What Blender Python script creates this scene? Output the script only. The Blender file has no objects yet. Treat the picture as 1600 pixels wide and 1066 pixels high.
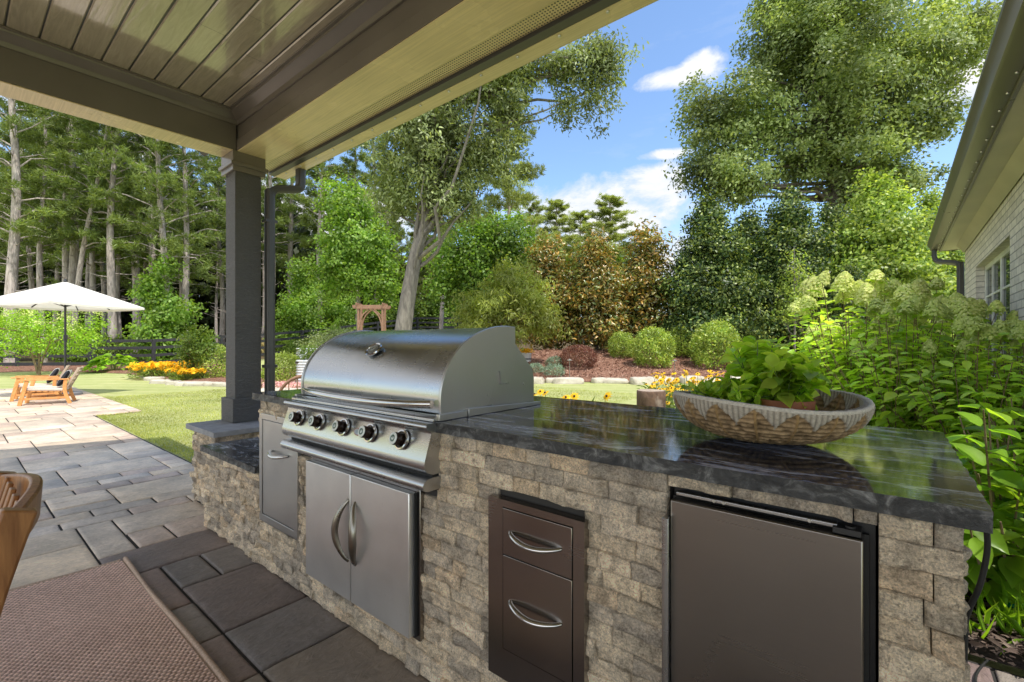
import bpy, math, random
import numpy as np
from mathutils import Vector

PI = math.pi
RAD = math.radians
scene = bpy.context.scene
COL = scene.collection
rng = np.random.default_rng(11)
random.seed(5)

# ---------------------------------------------------------------- site axes
# x runs along the stone island, y runs away from the patio into the garden
YAW = RAD(39.2)
F0, F1 = -math.sin(YAW), math.cos(YAW)
R0, R1 = math.cos(YAW), math.sin(YAW)

def at(b, t):
    """bearing b (in 1600ths of the view) and distance t along the view axis -> x, y on the site plan"""
    r = (b - 800) / 720.0
    return ((F0 + r * R0) * t, (F1 + r * R1) * t)

def sstep(a, b, x):
    u = np.clip((np.asarray(x, float) - a) / (b - a), 0, 1)
    return u * u * (3 - 2 * u)

def ground_z(x, y):
    x = np.asarray(x, float); y = np.asarray(y, float)
    t = x * F0 + y * F1
    l = x * R0 + y * R1
    k = 0.3 + 0.7 * sstep(-18, -7, l)
    base = 0.055 * np.clip(t - 14, 0, 10) + 0.11 * np.clip(t - 24, 0, 38)
    return -0.025 + k * base

def gz(x, y):
    return float(ground_z(x, y))

# ---------------------------------------------------------------- noise on arrays
def _hash(ix, iy, iz, seed):
    h = (ix * 374761393 + iy * 668265263 + iz * 2147483647 + seed * 1274126177) & 0xFFFFFFFF
    h = ((h ^ (h >> 13)) * 1274126177) & 0xFFFFFFFF
    return ((h ^ (h >> 16)) & 0xFFFF) / 65535.0

def vnoise(P, seed=0):
    P = np.asarray(P, float)
    i = np.floor(P).astype(np.int64); f = P - i
    f = f * f * (3 - 2 * f)
    r = 0
    for dx in (0, 1):
        for dy in (0, 1):
            for dz in (0, 1):
                w = (f[..., 0] if dx else 1 - f[..., 0]) * (f[..., 1] if dy else 1 - f[..., 1]) * (f[..., 2] if dz else 1 - f[..., 2])
                r = r + w * _hash(i[..., 0] + dx, i[..., 1] + dy, i[..., 2] + dz, seed)
    return r

def fbm(P, oct=4, seed=0, gain=.5):
    P = np.asarray(P, float)
    a, s, tot = 1.0, 0, 0
    for k in range(oct):
        s = s + a * vnoise(P * (2.03 ** k) + 17.3 * k, seed + k); tot += a; a *= gain
    return s / tot

# ---------------------------------------------------------------- object helpers
ORG = {}
def tag(o, label=None, cat=None, group=None, kind=None):
    if label: o['label'] = label
    if cat: o['category'] = cat
    if group: o['group'] = group
    if kind: o['kind'] = kind
    return o

def thing(name, label, cat, loc=(0, 0, 0), group=None):
    o = bpy.data.objects.new(name, None); COL.objects.link(o)
    o.empty_display_size = .1
    o.location = loc
    ORG[o] = np.array(loc, float)
    return tag(o, label, cat, group)

def link_mesh(name, me, mats, parent=None, org=None):
    o = bpy.data.objects.new(name, me); COL.objects.link(o)
    if not isinstance(mats, (list, tuple)): mats = [mats]
    for m in mats: me.materials.append(m)
    if parent is not None:
        o.parent = parent
        ORG[o] = ORG[parent]
    else:
        org = np.zeros(3) if org is None else np.array(org, float)
        o.location = org
        ORG[o] = org
    return o

def np_mesh(name, V, facesets, mats, parent=None, org=None, smooth=False, col=None, mat_idx=None):
    """V (n,3) in world units, facesets: list of (m,k) index arrays"""
    V = np.asarray(V, np.float64)
    o_ = ORG[parent] if parent is not None else (np.zeros(3) if org is None else np.array(org, float))
    V = V - o_
    me = bpy.data.meshes.new(name)
    me.vertices.add(len(V)); me.vertices.foreach_set('co', V.astype(np.float32).ravel())
    fs = [np.asarray(f, np.int32) for f in facesets if len(f)]
    sizes = np.concatenate([np.full(len(f), f.shape[1], np.int32) for f in fs])
    loops = np.concatenate([f.ravel() for f in fs])
    starts = np.concatenate([[0], np.cumsum(sizes)[:-1]]).astype(np.int32)
    me.loops.add(len(loops)); me.loops.foreach_set('vertex_index', loops)
    me.polygons.add(len(sizes)); me.polygons.foreach_set('loop_start', starts)
    if smooth: me.polygons.foreach_set('use_smooth', np.ones(len(sizes), bool))
    if mat_idx is not None: me.polygons.foreach_set('material_index', np.asarray(mat_idx, np.int32))
    if col is not None:
        a = me.attributes.new('tint', 'FLOAT_COLOR', 'POINT')
        c = np.ones((len(V), 4), np.float32); c[:, :3] = col
        a.data.foreach_set('color', c.ravel())
    me.update(calc_edges=True); me.validate()
    return link_mesh(name, me, mats, parent, org)

class MB:
    def __init__(s): s.v = []; s.f = []
    def add(s, V, Fc):
        b = len(s.v); s.v += [tuple(map(float, p)) for p in V]; s.f += [[b + i for i in f] for f in Fc]; return s
    def box(s, x0, x1, y0, y1, z0, z1):
        return s.add([(x0,y0,z0),(x1,y0,z0),(x1,y1,z0),(x0,y1,z0),(x0,y0,z1),(x1,y0,z1),(x1,y1,z1),(x0,y1,z1)],
                     [(0,3,2,1),(4,5,6,7),(0,1,5,4),(1,2,6,5),(2,3,7,6),(3,0,4,7)])
    def hexa(s, P):
        return s.add(P, [(0,3,2,1),(4,5,6,7),(0,1,5,4),(1,2,6,5),(2,3,7,6),(3,0,4,7)])
    def bar(s, p, q, w, h, up=(0,0,1)):
        p = Vector(p); q = Vector(q); d = (q - p).normalized(); u = Vector(up)
        side = d.cross(u).normalized(); u = side.cross(d).normalized()
        a = side * (w/2); b = u * (h/2)
        return s.hexa([p-a-b, p+a-b, q+a-b, q-a-b, p-a+b, p+a+b, q+a+b, q-a+b])
    def sweep(s, path, section, caps=True, closed=False, up=(0,0,1), scales=None):
        path = [Vector(p) for p in path]; n = len(path); k = len(section)
        rings = []; u = Vector(up)
        for i, p in enumerate(path):
            if closed: d = path[(i+1) % n] - path[i-1]
            else: d = path[min(i+1, n-1)] - path[max(i-1, 0)]
            d.normalize()
            side = d.cross(u)
            if side.length < 1e-4: side = d.orthogonal()
            side.normalize(); u = side.cross(d).normalized()
            sc = scales[i] if scales is not None else 1
            rings.append([p + side * (a*sc) + u * (b*sc) for a, b in section])
        V = [v for r in rings for v in r]
        Fc = []
        m = n if closed else n - 1
        for i in range(m):
            j = (i+1) % n
            for a in range(k):
                b = (a+1) % k
                Fc.append((i*k+a, i*k+b, j*k+b, j*k+a))
        if caps and not closed:
            Fc.append(tuple(range(k))[::-1]); Fc.append(tuple((n-1)*k + a for a in range(k)))
        return s.add(V, Fc)
    def tube(s, path, rad, n=10, caps=True, closed=False, up=(0,0,1)):
        sec = [(math.cos(2*PI*i/n), math.sin(2*PI*i/n)) for i in range(n)]
        rads = rad if isinstance(rad, (list, tuple, np.ndarray)) else [rad]*len(path)
        return s.sweep(path, sec, caps, closed, up, rads)
    def lathe(s, prof, c=(0,0,0), axis=(0,0,1), n=32, closed_prof=False):
        ax = Vector(axis).normalized(); u = ax.orthogonal().normalized()
        if abs(ax.z) > .99: u = Vector((1,0,0))
        v = ax.cross(u); c = Vector(c); k = len(prof); V = []
        for i in range(n):
            a = 2*PI*i/n; d = u*math.cos(a) + v*math.sin(a)
            for r, h in prof: V.append(c + d*r + ax*h)
        Fc = []
        for i in range(n):
            j = (i+1) % n
            for q in range(k - (0 if closed_prof else 1)):
                w = (q+1) % k
                Fc.append((i*k+q, j*k+q, j*k+w, i*k+w))
        if not closed_prof:
            if prof[0][0] > 1e-6: Fc.append(tuple(i*k for i in range(n))[::-1])
            if prof[-1][0] > 1e-6: Fc.append(tuple(i*k+k-1 for i in range(n)))
        return s.add(V, Fc)
    def prism(s, poly, axis, a, b):
        """poly in the other two axes (in x,y,z order), extruded along axis from a to b"""
        def mk(p, q):
            if axis == 'x': return (q, p[0], p[1])
            if axis == 'y': return (p[0], q, p[1])
            return (p[0], p[1], q)
        n = len(poly)
        V = [mk(p, a) for p in poly] + [mk(p, b) for p in poly]
        Fc = [tuple(range(n))[::-1], tuple(range(n, 2*n))] + [(i, (i+1) % n, n+(i+1) % n, n+i) for i in range(n)]
        return s.add(V, Fc)
    def build(s, name, mat, parent=None, smooth=35, bevel=None, org=None, seg=2):
        o_ = ORG[parent] if parent is not None else (np.zeros(3) if org is None else np.array(org, float))
        me = bpy.data.meshes.new(name)
        me.from_pydata([tuple(np.array(p) - o_) for p in s.v], [], s.f)
        me.validate()
        import bmesh
        bm = bmesh.new(); bm.from_mesh(me)
        bmesh.ops.remove_doubles(bm, verts=bm.verts, dist=1e-6)
        bmesh.ops.recalc_face_normals(bm, faces=bm.faces); bm.to_mesh(me); bm.free()
        if smooth:
            me.polygons.foreach_set('use_smooth', np.ones(len(me.polygons), bool))
            me.set_sharp_from_angle(angle=RAD(smooth))
        ob = link_mesh(name, me, mat, parent, org)
        if bevel:
            m = ob.modifiers.new('bevel', 'BEVEL'); m.width = bevel; m.segments = seg; m.limit_method = 'ANGLE'; m.angle_limit = RAD(40)
            m.harden_normals = False
        return ob

def copy_tree(root, loc, rz=0, scale=1, label=None, group=None, tilt=None):
    def rec(o, parent):
        c = o.copy(); COL.objects.link(c)
        if parent is not None: c.parent = parent
        for ch in list(o.children): rec(ch, c)
        return c
    r = rec(root, None)
    r.location = loc; r.rotation_euler = (0, 0, rz) if tilt is None else (tilt[0], tilt[1], rz)
    r.scale = (scale,)*3 if not isinstance(scale, (tuple, list)) else scale
    if label: r['label'] = label
    if group: r['group'] = group
    return r

# ---------------------------------------------------------------- material helpers
class Mat:
    def __init__(s, name):
        s.m = bpy.data.materials.new(name); s.m.use_nodes = True
        s.t = s.m.node_tree; s.t.nodes.clear()
        s.out = s.t.nodes.new('ShaderNodeOutputMaterial')
    def n(s, typ, ins=None, **props):
        nd = s.t.nodes.new('ShaderNode' + typ)
        for k, v in props.items(): setattr(nd, k, v)
        for k, v in (ins or {}).items(): s.set(nd.inputs[k], v)
        return nd
    def set(s, sock, v):
        if isinstance(v, bpy.types.NodeSocket): s.t.links.new(v, sock)
        elif isinstance(v, (tuple, list)) and sock.type == 'RGBA' and len(v) == 3: sock.default_value = (*v, 1)
        else: sock.default_value = v
    def obj(s): return s.n('TexCoord').outputs['Object']
    def map(s, vec, scale=(1,1,1), rot=(0,0,0), loc=(0,0,0)):
        return s.n('Mapping', {'Vector': vec, 'Scale': scale, 'Rotation': rot, 'Location': loc}).outputs[0]
    def noise(s, vec, scale=5, detail=4, rough=.5, dist=0):
        return s.n('TexNoise', {'Vector': vec, 'Scale': scale, 'Detail': detail, 'Roughness': rough, 'Distortion': dist}).outputs['Fac']
    def ramp(s, fac, stops, interp='LINEAR'):
        nd = s.n('ValToRGB', {'Fac': fac}); cr = nd.color_ramp; cr.interpolation = interp
        while len(cr.elements) < len(stops): cr.elements.new(.5)
        for e, (p, c) in zip(cr.elements, stops):
            e.position = p
            e.color = (*c, 1) if isinstance(c, (tuple, list)) else (c, c, c, 1)
        return nd.outputs['Color']
    def mix(s, fac, a, b, mode='MIX'):
        nd = s.n('Mix', data_type='RGBA', blend_type=mode)
        s.set(nd.inputs[0], fac); s.set(nd.inputs[6], a); s.set(nd.inputs[7], b)
        return nd.outputs[2]
    def math(s, op, a, b=0.0, c=None, clamp=False):
        nd = s.n('Math', operation=op, use_clamp=clamp)
        s.set(nd.inputs[0], a); s.set(nd.inputs[1], b)
        if c is not None: s.set(nd.inputs[2], c)
        return nd.outputs[0]
    def rng(s, v, a, b, c, d): return s.n('MapRange', {0: v, 1: a, 2: b, 3: c, 4: d}).outputs[0]
    def bump(s, h, strength=.3, dist=.01, normal=None):
        ins = {'Height': h, 'Strength': strength, 'Distance': dist}
        if normal is not None: ins['Normal'] = normal
        return s.n('Bump', ins).outputs[0]
    def attr(s, name='tint'): return s.n('Attribute', attribute_name=name).outputs['Color']
    def pbr(s, col, rough=.5, metal=0, normal=None, spec=None, coat=None, **kw):
        ins = {'Base Color': col, 'Roughness': rough, 'Metallic': metal}
        if normal is not None: ins['Normal'] = normal
        if spec is not None: ins['Specular IOR Level'] = spec
        if coat is not None: ins['Coat Weight'] = coat
        ins.update(kw)
        b = s.n('BsdfPrincipled', ins)
        s.t.links.new(b.outputs[0], s.out.inputs[0])
        return s.m
    def surface(s, sock):
        s.t.links.new(sock, s.out.inputs[0]); return s.m

M = {}
def simple(name, col, rough=.5, metal=0, nscale=8, var=.15, bump=0, bscale=60):
    m = Mat(name); v = m.obj()
    n1 = m.noise(v, nscale, 5, .6)
    lo = tuple(c*(1-var) for c in col); hi = tuple(min(1, c*(1+var)) for c in col)
    c = m.ramp(n1, [(.3, lo), (.7, hi)])
    nrm = m.bump(m.noise(v, bscale, 3), .4, bump) if bump else None
    M[name] = m.pbr(c, m.rng(n1, 0, 1, rough-.06, rough+.06), metal, nrm)
    return M[name]

# stainless steels
def steel(name, base, rough, axis='x', smudge=.5, warm=(1, .985, .96)):
    m = Mat(name); v = m.obj()
    sc = {'x': (.7, 170, 170), 'z': (170, 170, .7), 'y': (170, .7, 170)}[axis]
    br = m.noise(m.map(v, sc), 1, 4, .65)
    sm = m.noise(v, 3 if name in ('steel_dark', 'steel_fridge') else 5, 1.5 if name in ('steel_dark', 'steel_fridge') else 6, .5, .4)
    sm2 = m.noise(v, 1.6, 3, .5)
    k = m.math('MULTIPLY_ADD', br, .025, m.math('MULTIPLY_ADD', sm, .16*smudge, m.math('MULTIPLY', sm2, .2*smudge)))
    lo = tuple(base*.78*w for w in warm); hi = tuple(min(1, base*1.18*w) for w in warm)
    c = m.ramp(k, [(.06, lo), (.27, hi)])
    sp = m.n('TexVoronoi', {'Vector': v, 'Scale': 34.0}).outputs['Distance']
    c = m.mix(m.math('MULTIPLY', m.rng(sp, .05, .13, .22 if name == 'steel_door' else (0.0 if name in ('steel_dark', 'steel_fridge') else .06), 0), m.rng(sm, .5, .62, 0, 1)), c, tuple(base*.5*w for w in warm))
    r = m.math('MULTIPLY_ADD', m.math('MULTIPLY_ADD', sm, 1.6, m.math('MULTIPLY', br, .4)), .12, rough - .11)
    M[name] = m.pbr(c, r, .80 if name in ('steel_door', 'steel_vertical') else 1, m.bump(br, .012 if name in ('steel_dark', 'steel_fridge') else .025, .0003), Anisotropic=.5)
    return M[name]
steel('steel_brushed', .52, .26, 'x', .8, (.975, .985, 1))
steel('steel_door', .74, .34, 'x', 1.2, (1, .985, .965))  # base lightened to stand in for bright reflections
steel('steel_vertical', .58, .32, 'z', .6)
steel('steel_dark', .34, .24, 'x', .7, (1, .915, .85))  # brown of the reflected surroundings put into the base colour
steel('steel_fridge', .30, .27, 'x', .8, (1, .91, .84))  # dark brown reflection painted into the base here too
steel('steel_polished', .72, .12, 'x', .2)
simple('steel_bolt', (.6, .6, .58), .3, 1)
simple('black_plastic', (.02, .02, .022), .45)
simple('black_void', (.012, .012, .012), .7)
simple('knob_body', (.045, .028, .022), .18, .6)
simple('rubber_black', (.015, .015, .015), .55)
simple('badge_red', (.35, .06, .04), .35)
simple('white_enamel', (.75, .78, .74), .3)

# granite: dark polished with pale streaks along x
m = Mat('granite'); v = m.obj()
w = m.map(v, (1.9, 7.0, 7.0), (0, 0, RAD(8)))
st = m.noise(w, 1.5, 9, .66, 1.2)
fine = m.noise(m.map(v, (30, 90, 90), (0, 0, RAD(7))), 1.4, 5, .7)
k = m.math('MULTIPLY_ADD', fine, .30, m.math('MULTIPLY', st, .80))
c = m.ramp(k, [(.42, (.009, .010, .016)), (.515, (.026, .029, .046)), (.57, (.085, .095, .135)), (.625, (.32, .34, .42)), (.71, (.62, .63, .70))])
M['granite'] = m.pbr(c, m.rng(fine, 0, 1, .04, .09), 0, None, .95)
m = Mat('granite_edge'); v = m.obj()
st = m.noise(m.map(v, (9, 9, 9), (0, 0, RAD(20))), 2.0, 8, .7, 1.2)
c = m.ramp(st, [(.35, (.014, .014, .016)), (.52, (.045, .045, .046)), (.62, (.15, .15, .15)), (.72, (.34, .34, .33))])
b = m.bump(m.noise(v, 60, 6, .7), .9, .006)
M['granite_edge'] = m.pbr(c, .42, 0, b)
m = Mat('granite_ledge'); v = m.obj()
st = m.noise(m.map(v, (3.5, 10, 10), (0, 0, RAD(25))), 1.7, 9, .68, 1.4)
c = m.ramp(st, [(.40, (.03, .03, .035)), (.50, (.09, .09, .10)), (.58, (.22, .23, .25)), (.68, (.55, .55, .57))])
M['granite_ledge'] = m.pbr(c, .16, 0, None, .5)

# split stone facing: colour per block in 'tint'
m = Mat('split_stone'); v = m.obj(); a = m.attr()
n1 = m.noise(v, 14, 8, .7); n2 = m.noise(v, 75, 5, .7); n3 = m.noise(m.map(v, (5, 5, 22)), 2.5, 6, .65, .6)
c = m.mix(.85, a, m.ramp(n1, [(.30, (.30, .29, .28)), (.5, (.95, .93, .9)), (.70, (1.45, 1.38, 1.25))]), 'MULTIPLY')
c = m.mix(m.rng(n3, .52, .74, 0, .38), c, (.30, .22, .145))
c = m.mix(m.rng(n3, .28, .42, .5, 0), c, (.15, .14, .135))
c = m.mix(m.rng(n2, .54, .70, 0, .6), c, (.13, .105, .085))
n5 = m.noise(v, 210, 3, .7)
c = m.mix(.75, c, m.ramp(n5, [(.34, .6), (.62, 1.5)]), 'MULTIPLY')
c = m.mix(1, c, (1.17, 1.08, .97), 'MULTIPLY')
b = m.bump(n2, .9, .010, m.bump(n1, 1, .03))
M['split_stone'] = m.pbr(c, .82, 0, b, .25)
simple('mortar', (.05, .045, .04), .9, bump=.004)
simple('cap_stone', (.30, .30, .31), .75, nscale=12, var=.2, bump=.003)

# pavers
m = Mat('paver_stone'); v = m.obj(); a = m.attr()
n1 = m.noise(v, 3.5, 7, .62); n2 = m.noise(v, 40, 5, .7); n3 = m.noise(m.map(v, (9, 3, 3), (0, 0, .5)), 2, 6, .7, 1.2)
c = m.mix(.8, a, m.ramp(n1, [(.3, (.66, .66, .68)), (.7, (1.28, 1.25, 1.2))]), 'MULTIPLY')
c = m.mix(.6, c, m.ramp(n2, [(.3, .72), (.7, 1.2)]), 'MULTIPLY')
n4 = m.noise(v, .9, 6, .7, .5)
c = m.mix(m.rng(n4, .52, .70, 0, .45), c, m.mix(1, c, (.55, .52, .50), 'MULTIPLY'))
c = m.mix(m.rng(n3, .30, .44, .35, 0), c, (.10, .09, .08))
c = m.mix(1, c, (1.08, 1.0, .90), 'MULTIPLY')
b = m.bump(n2, .5, .004, m.bump(n3, .8, .016))
M['paver_stone'] = m.pbr(c, m.rng(n1, .3, .7, .5, .7), 0, b, .35)
simple('joint_sand', (.030, .028, .026), .95, bump=.004)
simple('concrete', (.40, .38, .35), .85, nscale=5, bump=.003)

# painted trim and boards
def paint(name, col, rough, grain=0, gscale=(1.2, 26, 26), gstr=.25):
    m = Mat(name); v = m.obj()
    n1 = m.noise(v, 2.2, 4, .5)
    c = m.ramp(n1, [(.3, tuple(x*.9 for x in col)), (.7, tuple(min(1, x*1.1) for x in col))])
    nrm = None
    if grain:
        g = m.noise(m.map(v, gscale), 1.3, 6, .6, 2.2)
        w = m.n('TexWave', {'Vector': m.map(v, tuple(q*.4 for q in gscale)), 'Scale': 2.0, 'Distortion': 9.0, 'Detail': 3.0, 'Detail Scale': 1.2}, wave_type='RINGS').outputs['Fac']
        nrm = m.bump(m.math('MULTIPLY_ADD', w, .6, g), gstr, grain)
        c = m.mix(.35, c, m.ramp(g, [(.35, .6), (.65, 1.2)]), 'MULTIPLY')
    M[name] = m.pbr(c, m.rng(n1, .2, .8, rough-.05, rough+.05), 0, nrm, 1.0 if name == 'ceiling_board' else .5, .6 if name == 'ceiling_board' else None)
    return M[name]
paint('trim_taupe', (.165, .147, .128), .24)
paint('ceiling_board', (.42, .37, .285), .11, .0025, (2.2, 20, 20), .25)
paint('soffit_bounce_tan', (.74, .61, .36), .26, .0015, (1, 30, 30), .1)  # yellow lawn bounce put into the colour of undersides and gutter
paint('post_grey', (.17, .164, .158), .5, .012, (16, 16, 70), .8)
paint('eave_beige', (.50, .45, .35), .4)
paint('gutter_taupe', (.15, .135, .115), .30)
paint('fascia_dark', (.05, .05, .052), .4)
paint('downspout_dark', (.075, .073, .074), .32)
# perforated vent strip
m = Mat('vent_strip'); v = m.obj()
d = m.n('VectorMath', {0: v, 1: (62.0, 62.0, 62.0)}, operation='MULTIPLY').outputs[0]
fr = m.n('VectorMath', {0: d}, operation='FRACTION').outputs[0]
fr = m.n('VectorMath', {0: fr, 1: (.5, .5, 0)}, operation='SUBTRACT').outputs[0]
sp = m.n('SeparateXYZ', {0: fr})
r2 = m.math('ADD', m.math('MULTIPLY', sp.outputs[0], sp.outputs[0]), m.math('MULTIPLY', sp.outputs[1], sp.outputs[1]))
hole = m.math('LESS_THAN', r2, .075)
M['vent_strip'] = m.pbr(m.mix(hole, (.70, .58, .34), (.03, .026, .02)), .34)  # strip colour carries the same painted lawn bounce
simple('roof_shingle', (.09, .085, .08), .9, nscale=30, var=.3, bump=.01)

# woods
def wood(name, c1, c2, rough=.4, scale=(14, 14, 1.3)):
    m = Mat(name); v = m.obj()
    g = m.noise(m.map(v, scale), 2.2, 6, .6, 1.6)
    g2 = m.noise(m.map(v, tuple(s*5 for s in scale)), 2, 3, .6)
    c = m.ramp(m.math('MULTIPLY_ADD', g2, .25, m.math('MULTIPLY', g, .85)), [(.35, c1), (.65, c2)])
    M[name] = m.pbr(c, rough, 0, m.bump(g2, .15, .001), .45)
    return M[name]
wood('teak', (.20, .072, .022), (.42, .19, .065), .38)
wood('teak_light', (.50, .20, .05), (.68, .33, .11), .5, (4, 4, 4))
wood('cedar', (.24, .125, .075), (.36, .21, .135), .7, (6, 6, 2))
wood('fence_black', (.012, .012, .014), (.03, .03, .034), .6, (5, 5, 2))

# rug
m = Mat('rug_weave'); v = m.obj(); a = m.attr()
n2 = m.noise(v, 220, 3, .7); n1 = m.noise(v, 5, 4, .5)
c = m.mix(.7, a, m.ramp(n2, [(.3, .6), (.7, 1.35)]), 'MULTIPLY')
c = m.mix(.4, c, m.ramp(n1, [(.3, .8), (.7, 1.15)]), 'MULTIPLY')
M['rug_weave'] = m.pbr(c, .9, 0, m.bump(n2, .5, .002), .1)

# brick of the house
m = Mat('white_brick'); tc = m.obj()
sp = m.n('SeparateXYZ', {0: tc}); cb = m.n('CombineXYZ', {0: m.math('ADD', sp.outputs[0], sp.outputs[1]), 1: sp.outputs[2], 2: 0.0}).outputs[0]
bt = m.n('TexBrick', {'Vector': cb, 'Color1': (.80, .74, .68, 1), 'Color2': (.64, .59, .55, 1), 'Mortar': (.36, .34, .32, 1), 'Scale': 1.0,
     'Mortar Size': .006, 'Mortar Smooth': .2, 'Bias': 0.0, 'Brick Width': .215, 'Row Height': .075})
nb = m.noise(tc, 22, 6, .65)
c = m.mix(.6, bt.outputs['Color'], m.ramp(nb, [(.3, .7), (.7, 1.25)]), 'MULTIPLY')
hb = m.math('MULTIPLY_ADD', bt.outputs['Fac'], -1.0, m.math('MULTIPLY', nb, .3))
M['white_brick'] = m.pbr(c, .85, 0, m.bump(hb, .8, .008), .2)
simple('window_white', (.75, .75, .73), .4)
m = Mat('window_glass')
g = m.n('BsdfGlossy', {'Color': (.8, .85, .85, 1), 'Roughness': .02}); tr = m.n('BsdfDiffuse', {'Color': (.03, .035, .035, 1)})
M['window_glass'] = m.surface(m.n('MixShader', {0: .45, 1: tr.outputs[0], 2: g.outputs[0]}).outputs[0])
# ================================================================= paving, lawn base
def ashlar(x0, x1, y0, y1, mod, seed, sizes):
    r = random.Random(seed)
    nx = int(round((x1-x0)/mod)); ny = int(round((y1-y0)/mod))
    occ = np.zeros((nx, ny), bool); out = []
    for j in range(ny):
        for i in range(nx):
            if occ[i, j]: continue
            cand = sizes[:]; r.shuffle(cand)
            for w, h in cand + [(1, 1)]:
                if i+w <= nx and j+h <= ny and not occ[i:i+w, j:j+h].any():
                    occ[i:i+w, j:j+h] = True
                    out.append((x0+i*mod, x0+(i+w)*mod, y0+j*mod, y0+(j+h)*mod)); break
    return out

PAV = [(.40,.375,.35), (.46,.42,.37), (.37,.35,.335), (.39,.345,.325), (.50,.445,.375), (.43,.405,.38), (.38,.33,.31), (.46,.415,.365)]
def build_paving(name, slabs, parent=None):
    V = []; Fq = []; C = []; nv = 0
    r = random.Random(3)
    for k_, (a, b, c, d) in enumerate(slabs):
        g = .0055 + r.random()*.002
        a += g; b -= g; c += g; d -= g
        far_ = c < -4.5; near = math.hypot((a+b)/2+1.6, (c+d)/2-.6) < 3.6
        n = 11 if near else (3 if far_ else 4)
        e = .006
        us = np.concatenate([[0, e], np.linspace(0, 1, n)[1:-1]*(b-a), [b-a-e, b-a]]) + a
        vs = np.concatenate([[0, e], np.linspace(0, 1, n)[1:-1]*(d-c), [d-c-e, d-c]]) + c
        X, Y = np.meshgrid(us, vs, indexing='ij'); k = len(us)
        z0 = (r.random()-.5)*.005
        sd = r.random()*50
        Z = z0 + (fbm(np.stack([X*5+sd, Y*5, X*0], -1), 3, 5)-.5)*(.014 if near else .004)
        edge = np.ones_like(Z); edge[0, :] = edge[-1, :] = 0; edge[:, 0] = edge[:, -1] = 0
        Z = np.where(edge > 0, Z, Z-.004)
        P = np.stack([X, Y, Z], -1).reshape(-1, 3)
        idx = np.arange(k*k).reshape(k, k)
        q = np.stack([idx[:-1,:-1], idx[1:,:-1], idx[1:,1:], idx[:-1,1:]], -1).reshape(-1, 4)
        ring = np.concatenate([idx[:,0], idx[-1,1:], idx[::-1,-1][1:], idx[0,::-1][1:-1]])
        S = P[ring].copy(); S[:, 2] = -.03
        m_ = len(ring); si = np.arange(m_) + k*k
        q2 = np.stack([ring, np.roll(ring, -1), np.roll(si, -1), si], -1)[:, ::-1]
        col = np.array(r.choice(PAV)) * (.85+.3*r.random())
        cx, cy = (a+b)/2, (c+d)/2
        if cx > -3.4 and cy > .5: col = col*np.array([.58, .60, .67])*(np.array([1.03,.92,.93]) if k_ % 4 == 1 else 1)  # shade under the roof painted into these slabs, over their own tone
        if far_: col = col*np.array([1.6, 1.52, 1.4])  # unseen paving behind the camera, paled to bounce more light
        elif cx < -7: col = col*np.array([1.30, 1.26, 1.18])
        elif cx < -3.4: col = col*1.6  # lighter slabs: skylight from the roof edge painted into the colour
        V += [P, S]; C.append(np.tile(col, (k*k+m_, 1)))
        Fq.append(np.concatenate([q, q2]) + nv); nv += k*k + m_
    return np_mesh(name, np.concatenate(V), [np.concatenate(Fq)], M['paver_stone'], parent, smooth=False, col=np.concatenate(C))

SZ = [(3,3), (2,3), (4,3), (2,2), (4,2), (3,2), (5,3), (3,4), (1,2)]
hand = [(-4.11,-3.73,.71,1.215),(-3.73,-3.415,.715,.907),(-3.73,-3.415,.907,1.215),(-3.415,-3.04,.53,1.10),(-3.04,-2.69,.907,1.10),(-3.04,-2.69,.725,.907),
        (-3.04,-2.50,.53,.725),(-2.69,-2.145,.725,1.10),(-2.145,-1.78,.725,1.10),(-2.50,-2.135,.53,.725),(-2.135,-1.78,.53,.725),(-1.78,-1.2,.725,1.1),(-1.78,-1.2,.53,.725),
        (-1.2,-.7,.725,1.1),(-1.2,-.3,.53,.725),(-.7,-.3,.725,1.1),(-4.11,-3.415,.53,.71),(-.3,.3,.53,1.1),(.3,.8,.53,1.1),(.8,1.3,.53,1.1)]
slabs = ashlar(-4.11-.18*35, -4.11, 1.55-.18*30, 1.55, .18, 21, SZ) + hand + ashlar(-4.11, 1.42, .53-.1843*24, .53, .1843, 9, SZ+[(4,3)]) \
      + ashlar(.15, 3.45, 1.1, 2.45, .15, 4, SZ) + ashlar(-10.41-.18*43, -10.41, -3.9, 2.22, .18, 6, SZ) + ashlar(-12.0, 9.0, -13.0, -3.9, .6, 8, [(2,1),(1,2),(2,2)])  # last field: unseen pale paving added to bounce light under the roof
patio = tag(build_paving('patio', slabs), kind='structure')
jb = MB()
jb.box(-12.05, 9.05, -13.05, -3.951, -.04, -.0115); jb.box(-10.45, 1.3, -3.95, 1.57, -.04, -.0115); jb.box(-18.15, -10.45, -3.95, 2.22, -.04, -.0115); jb.box(1.3, 3.5, -3.95, 1.57, -.04, -.0115); jb.box(.12, 3.5, 1.57, 2.47, -.04, -.0115)
tag(jb.build('paving_joint_bed', M['joint_sand'], smooth=None), kind='structure')

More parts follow.
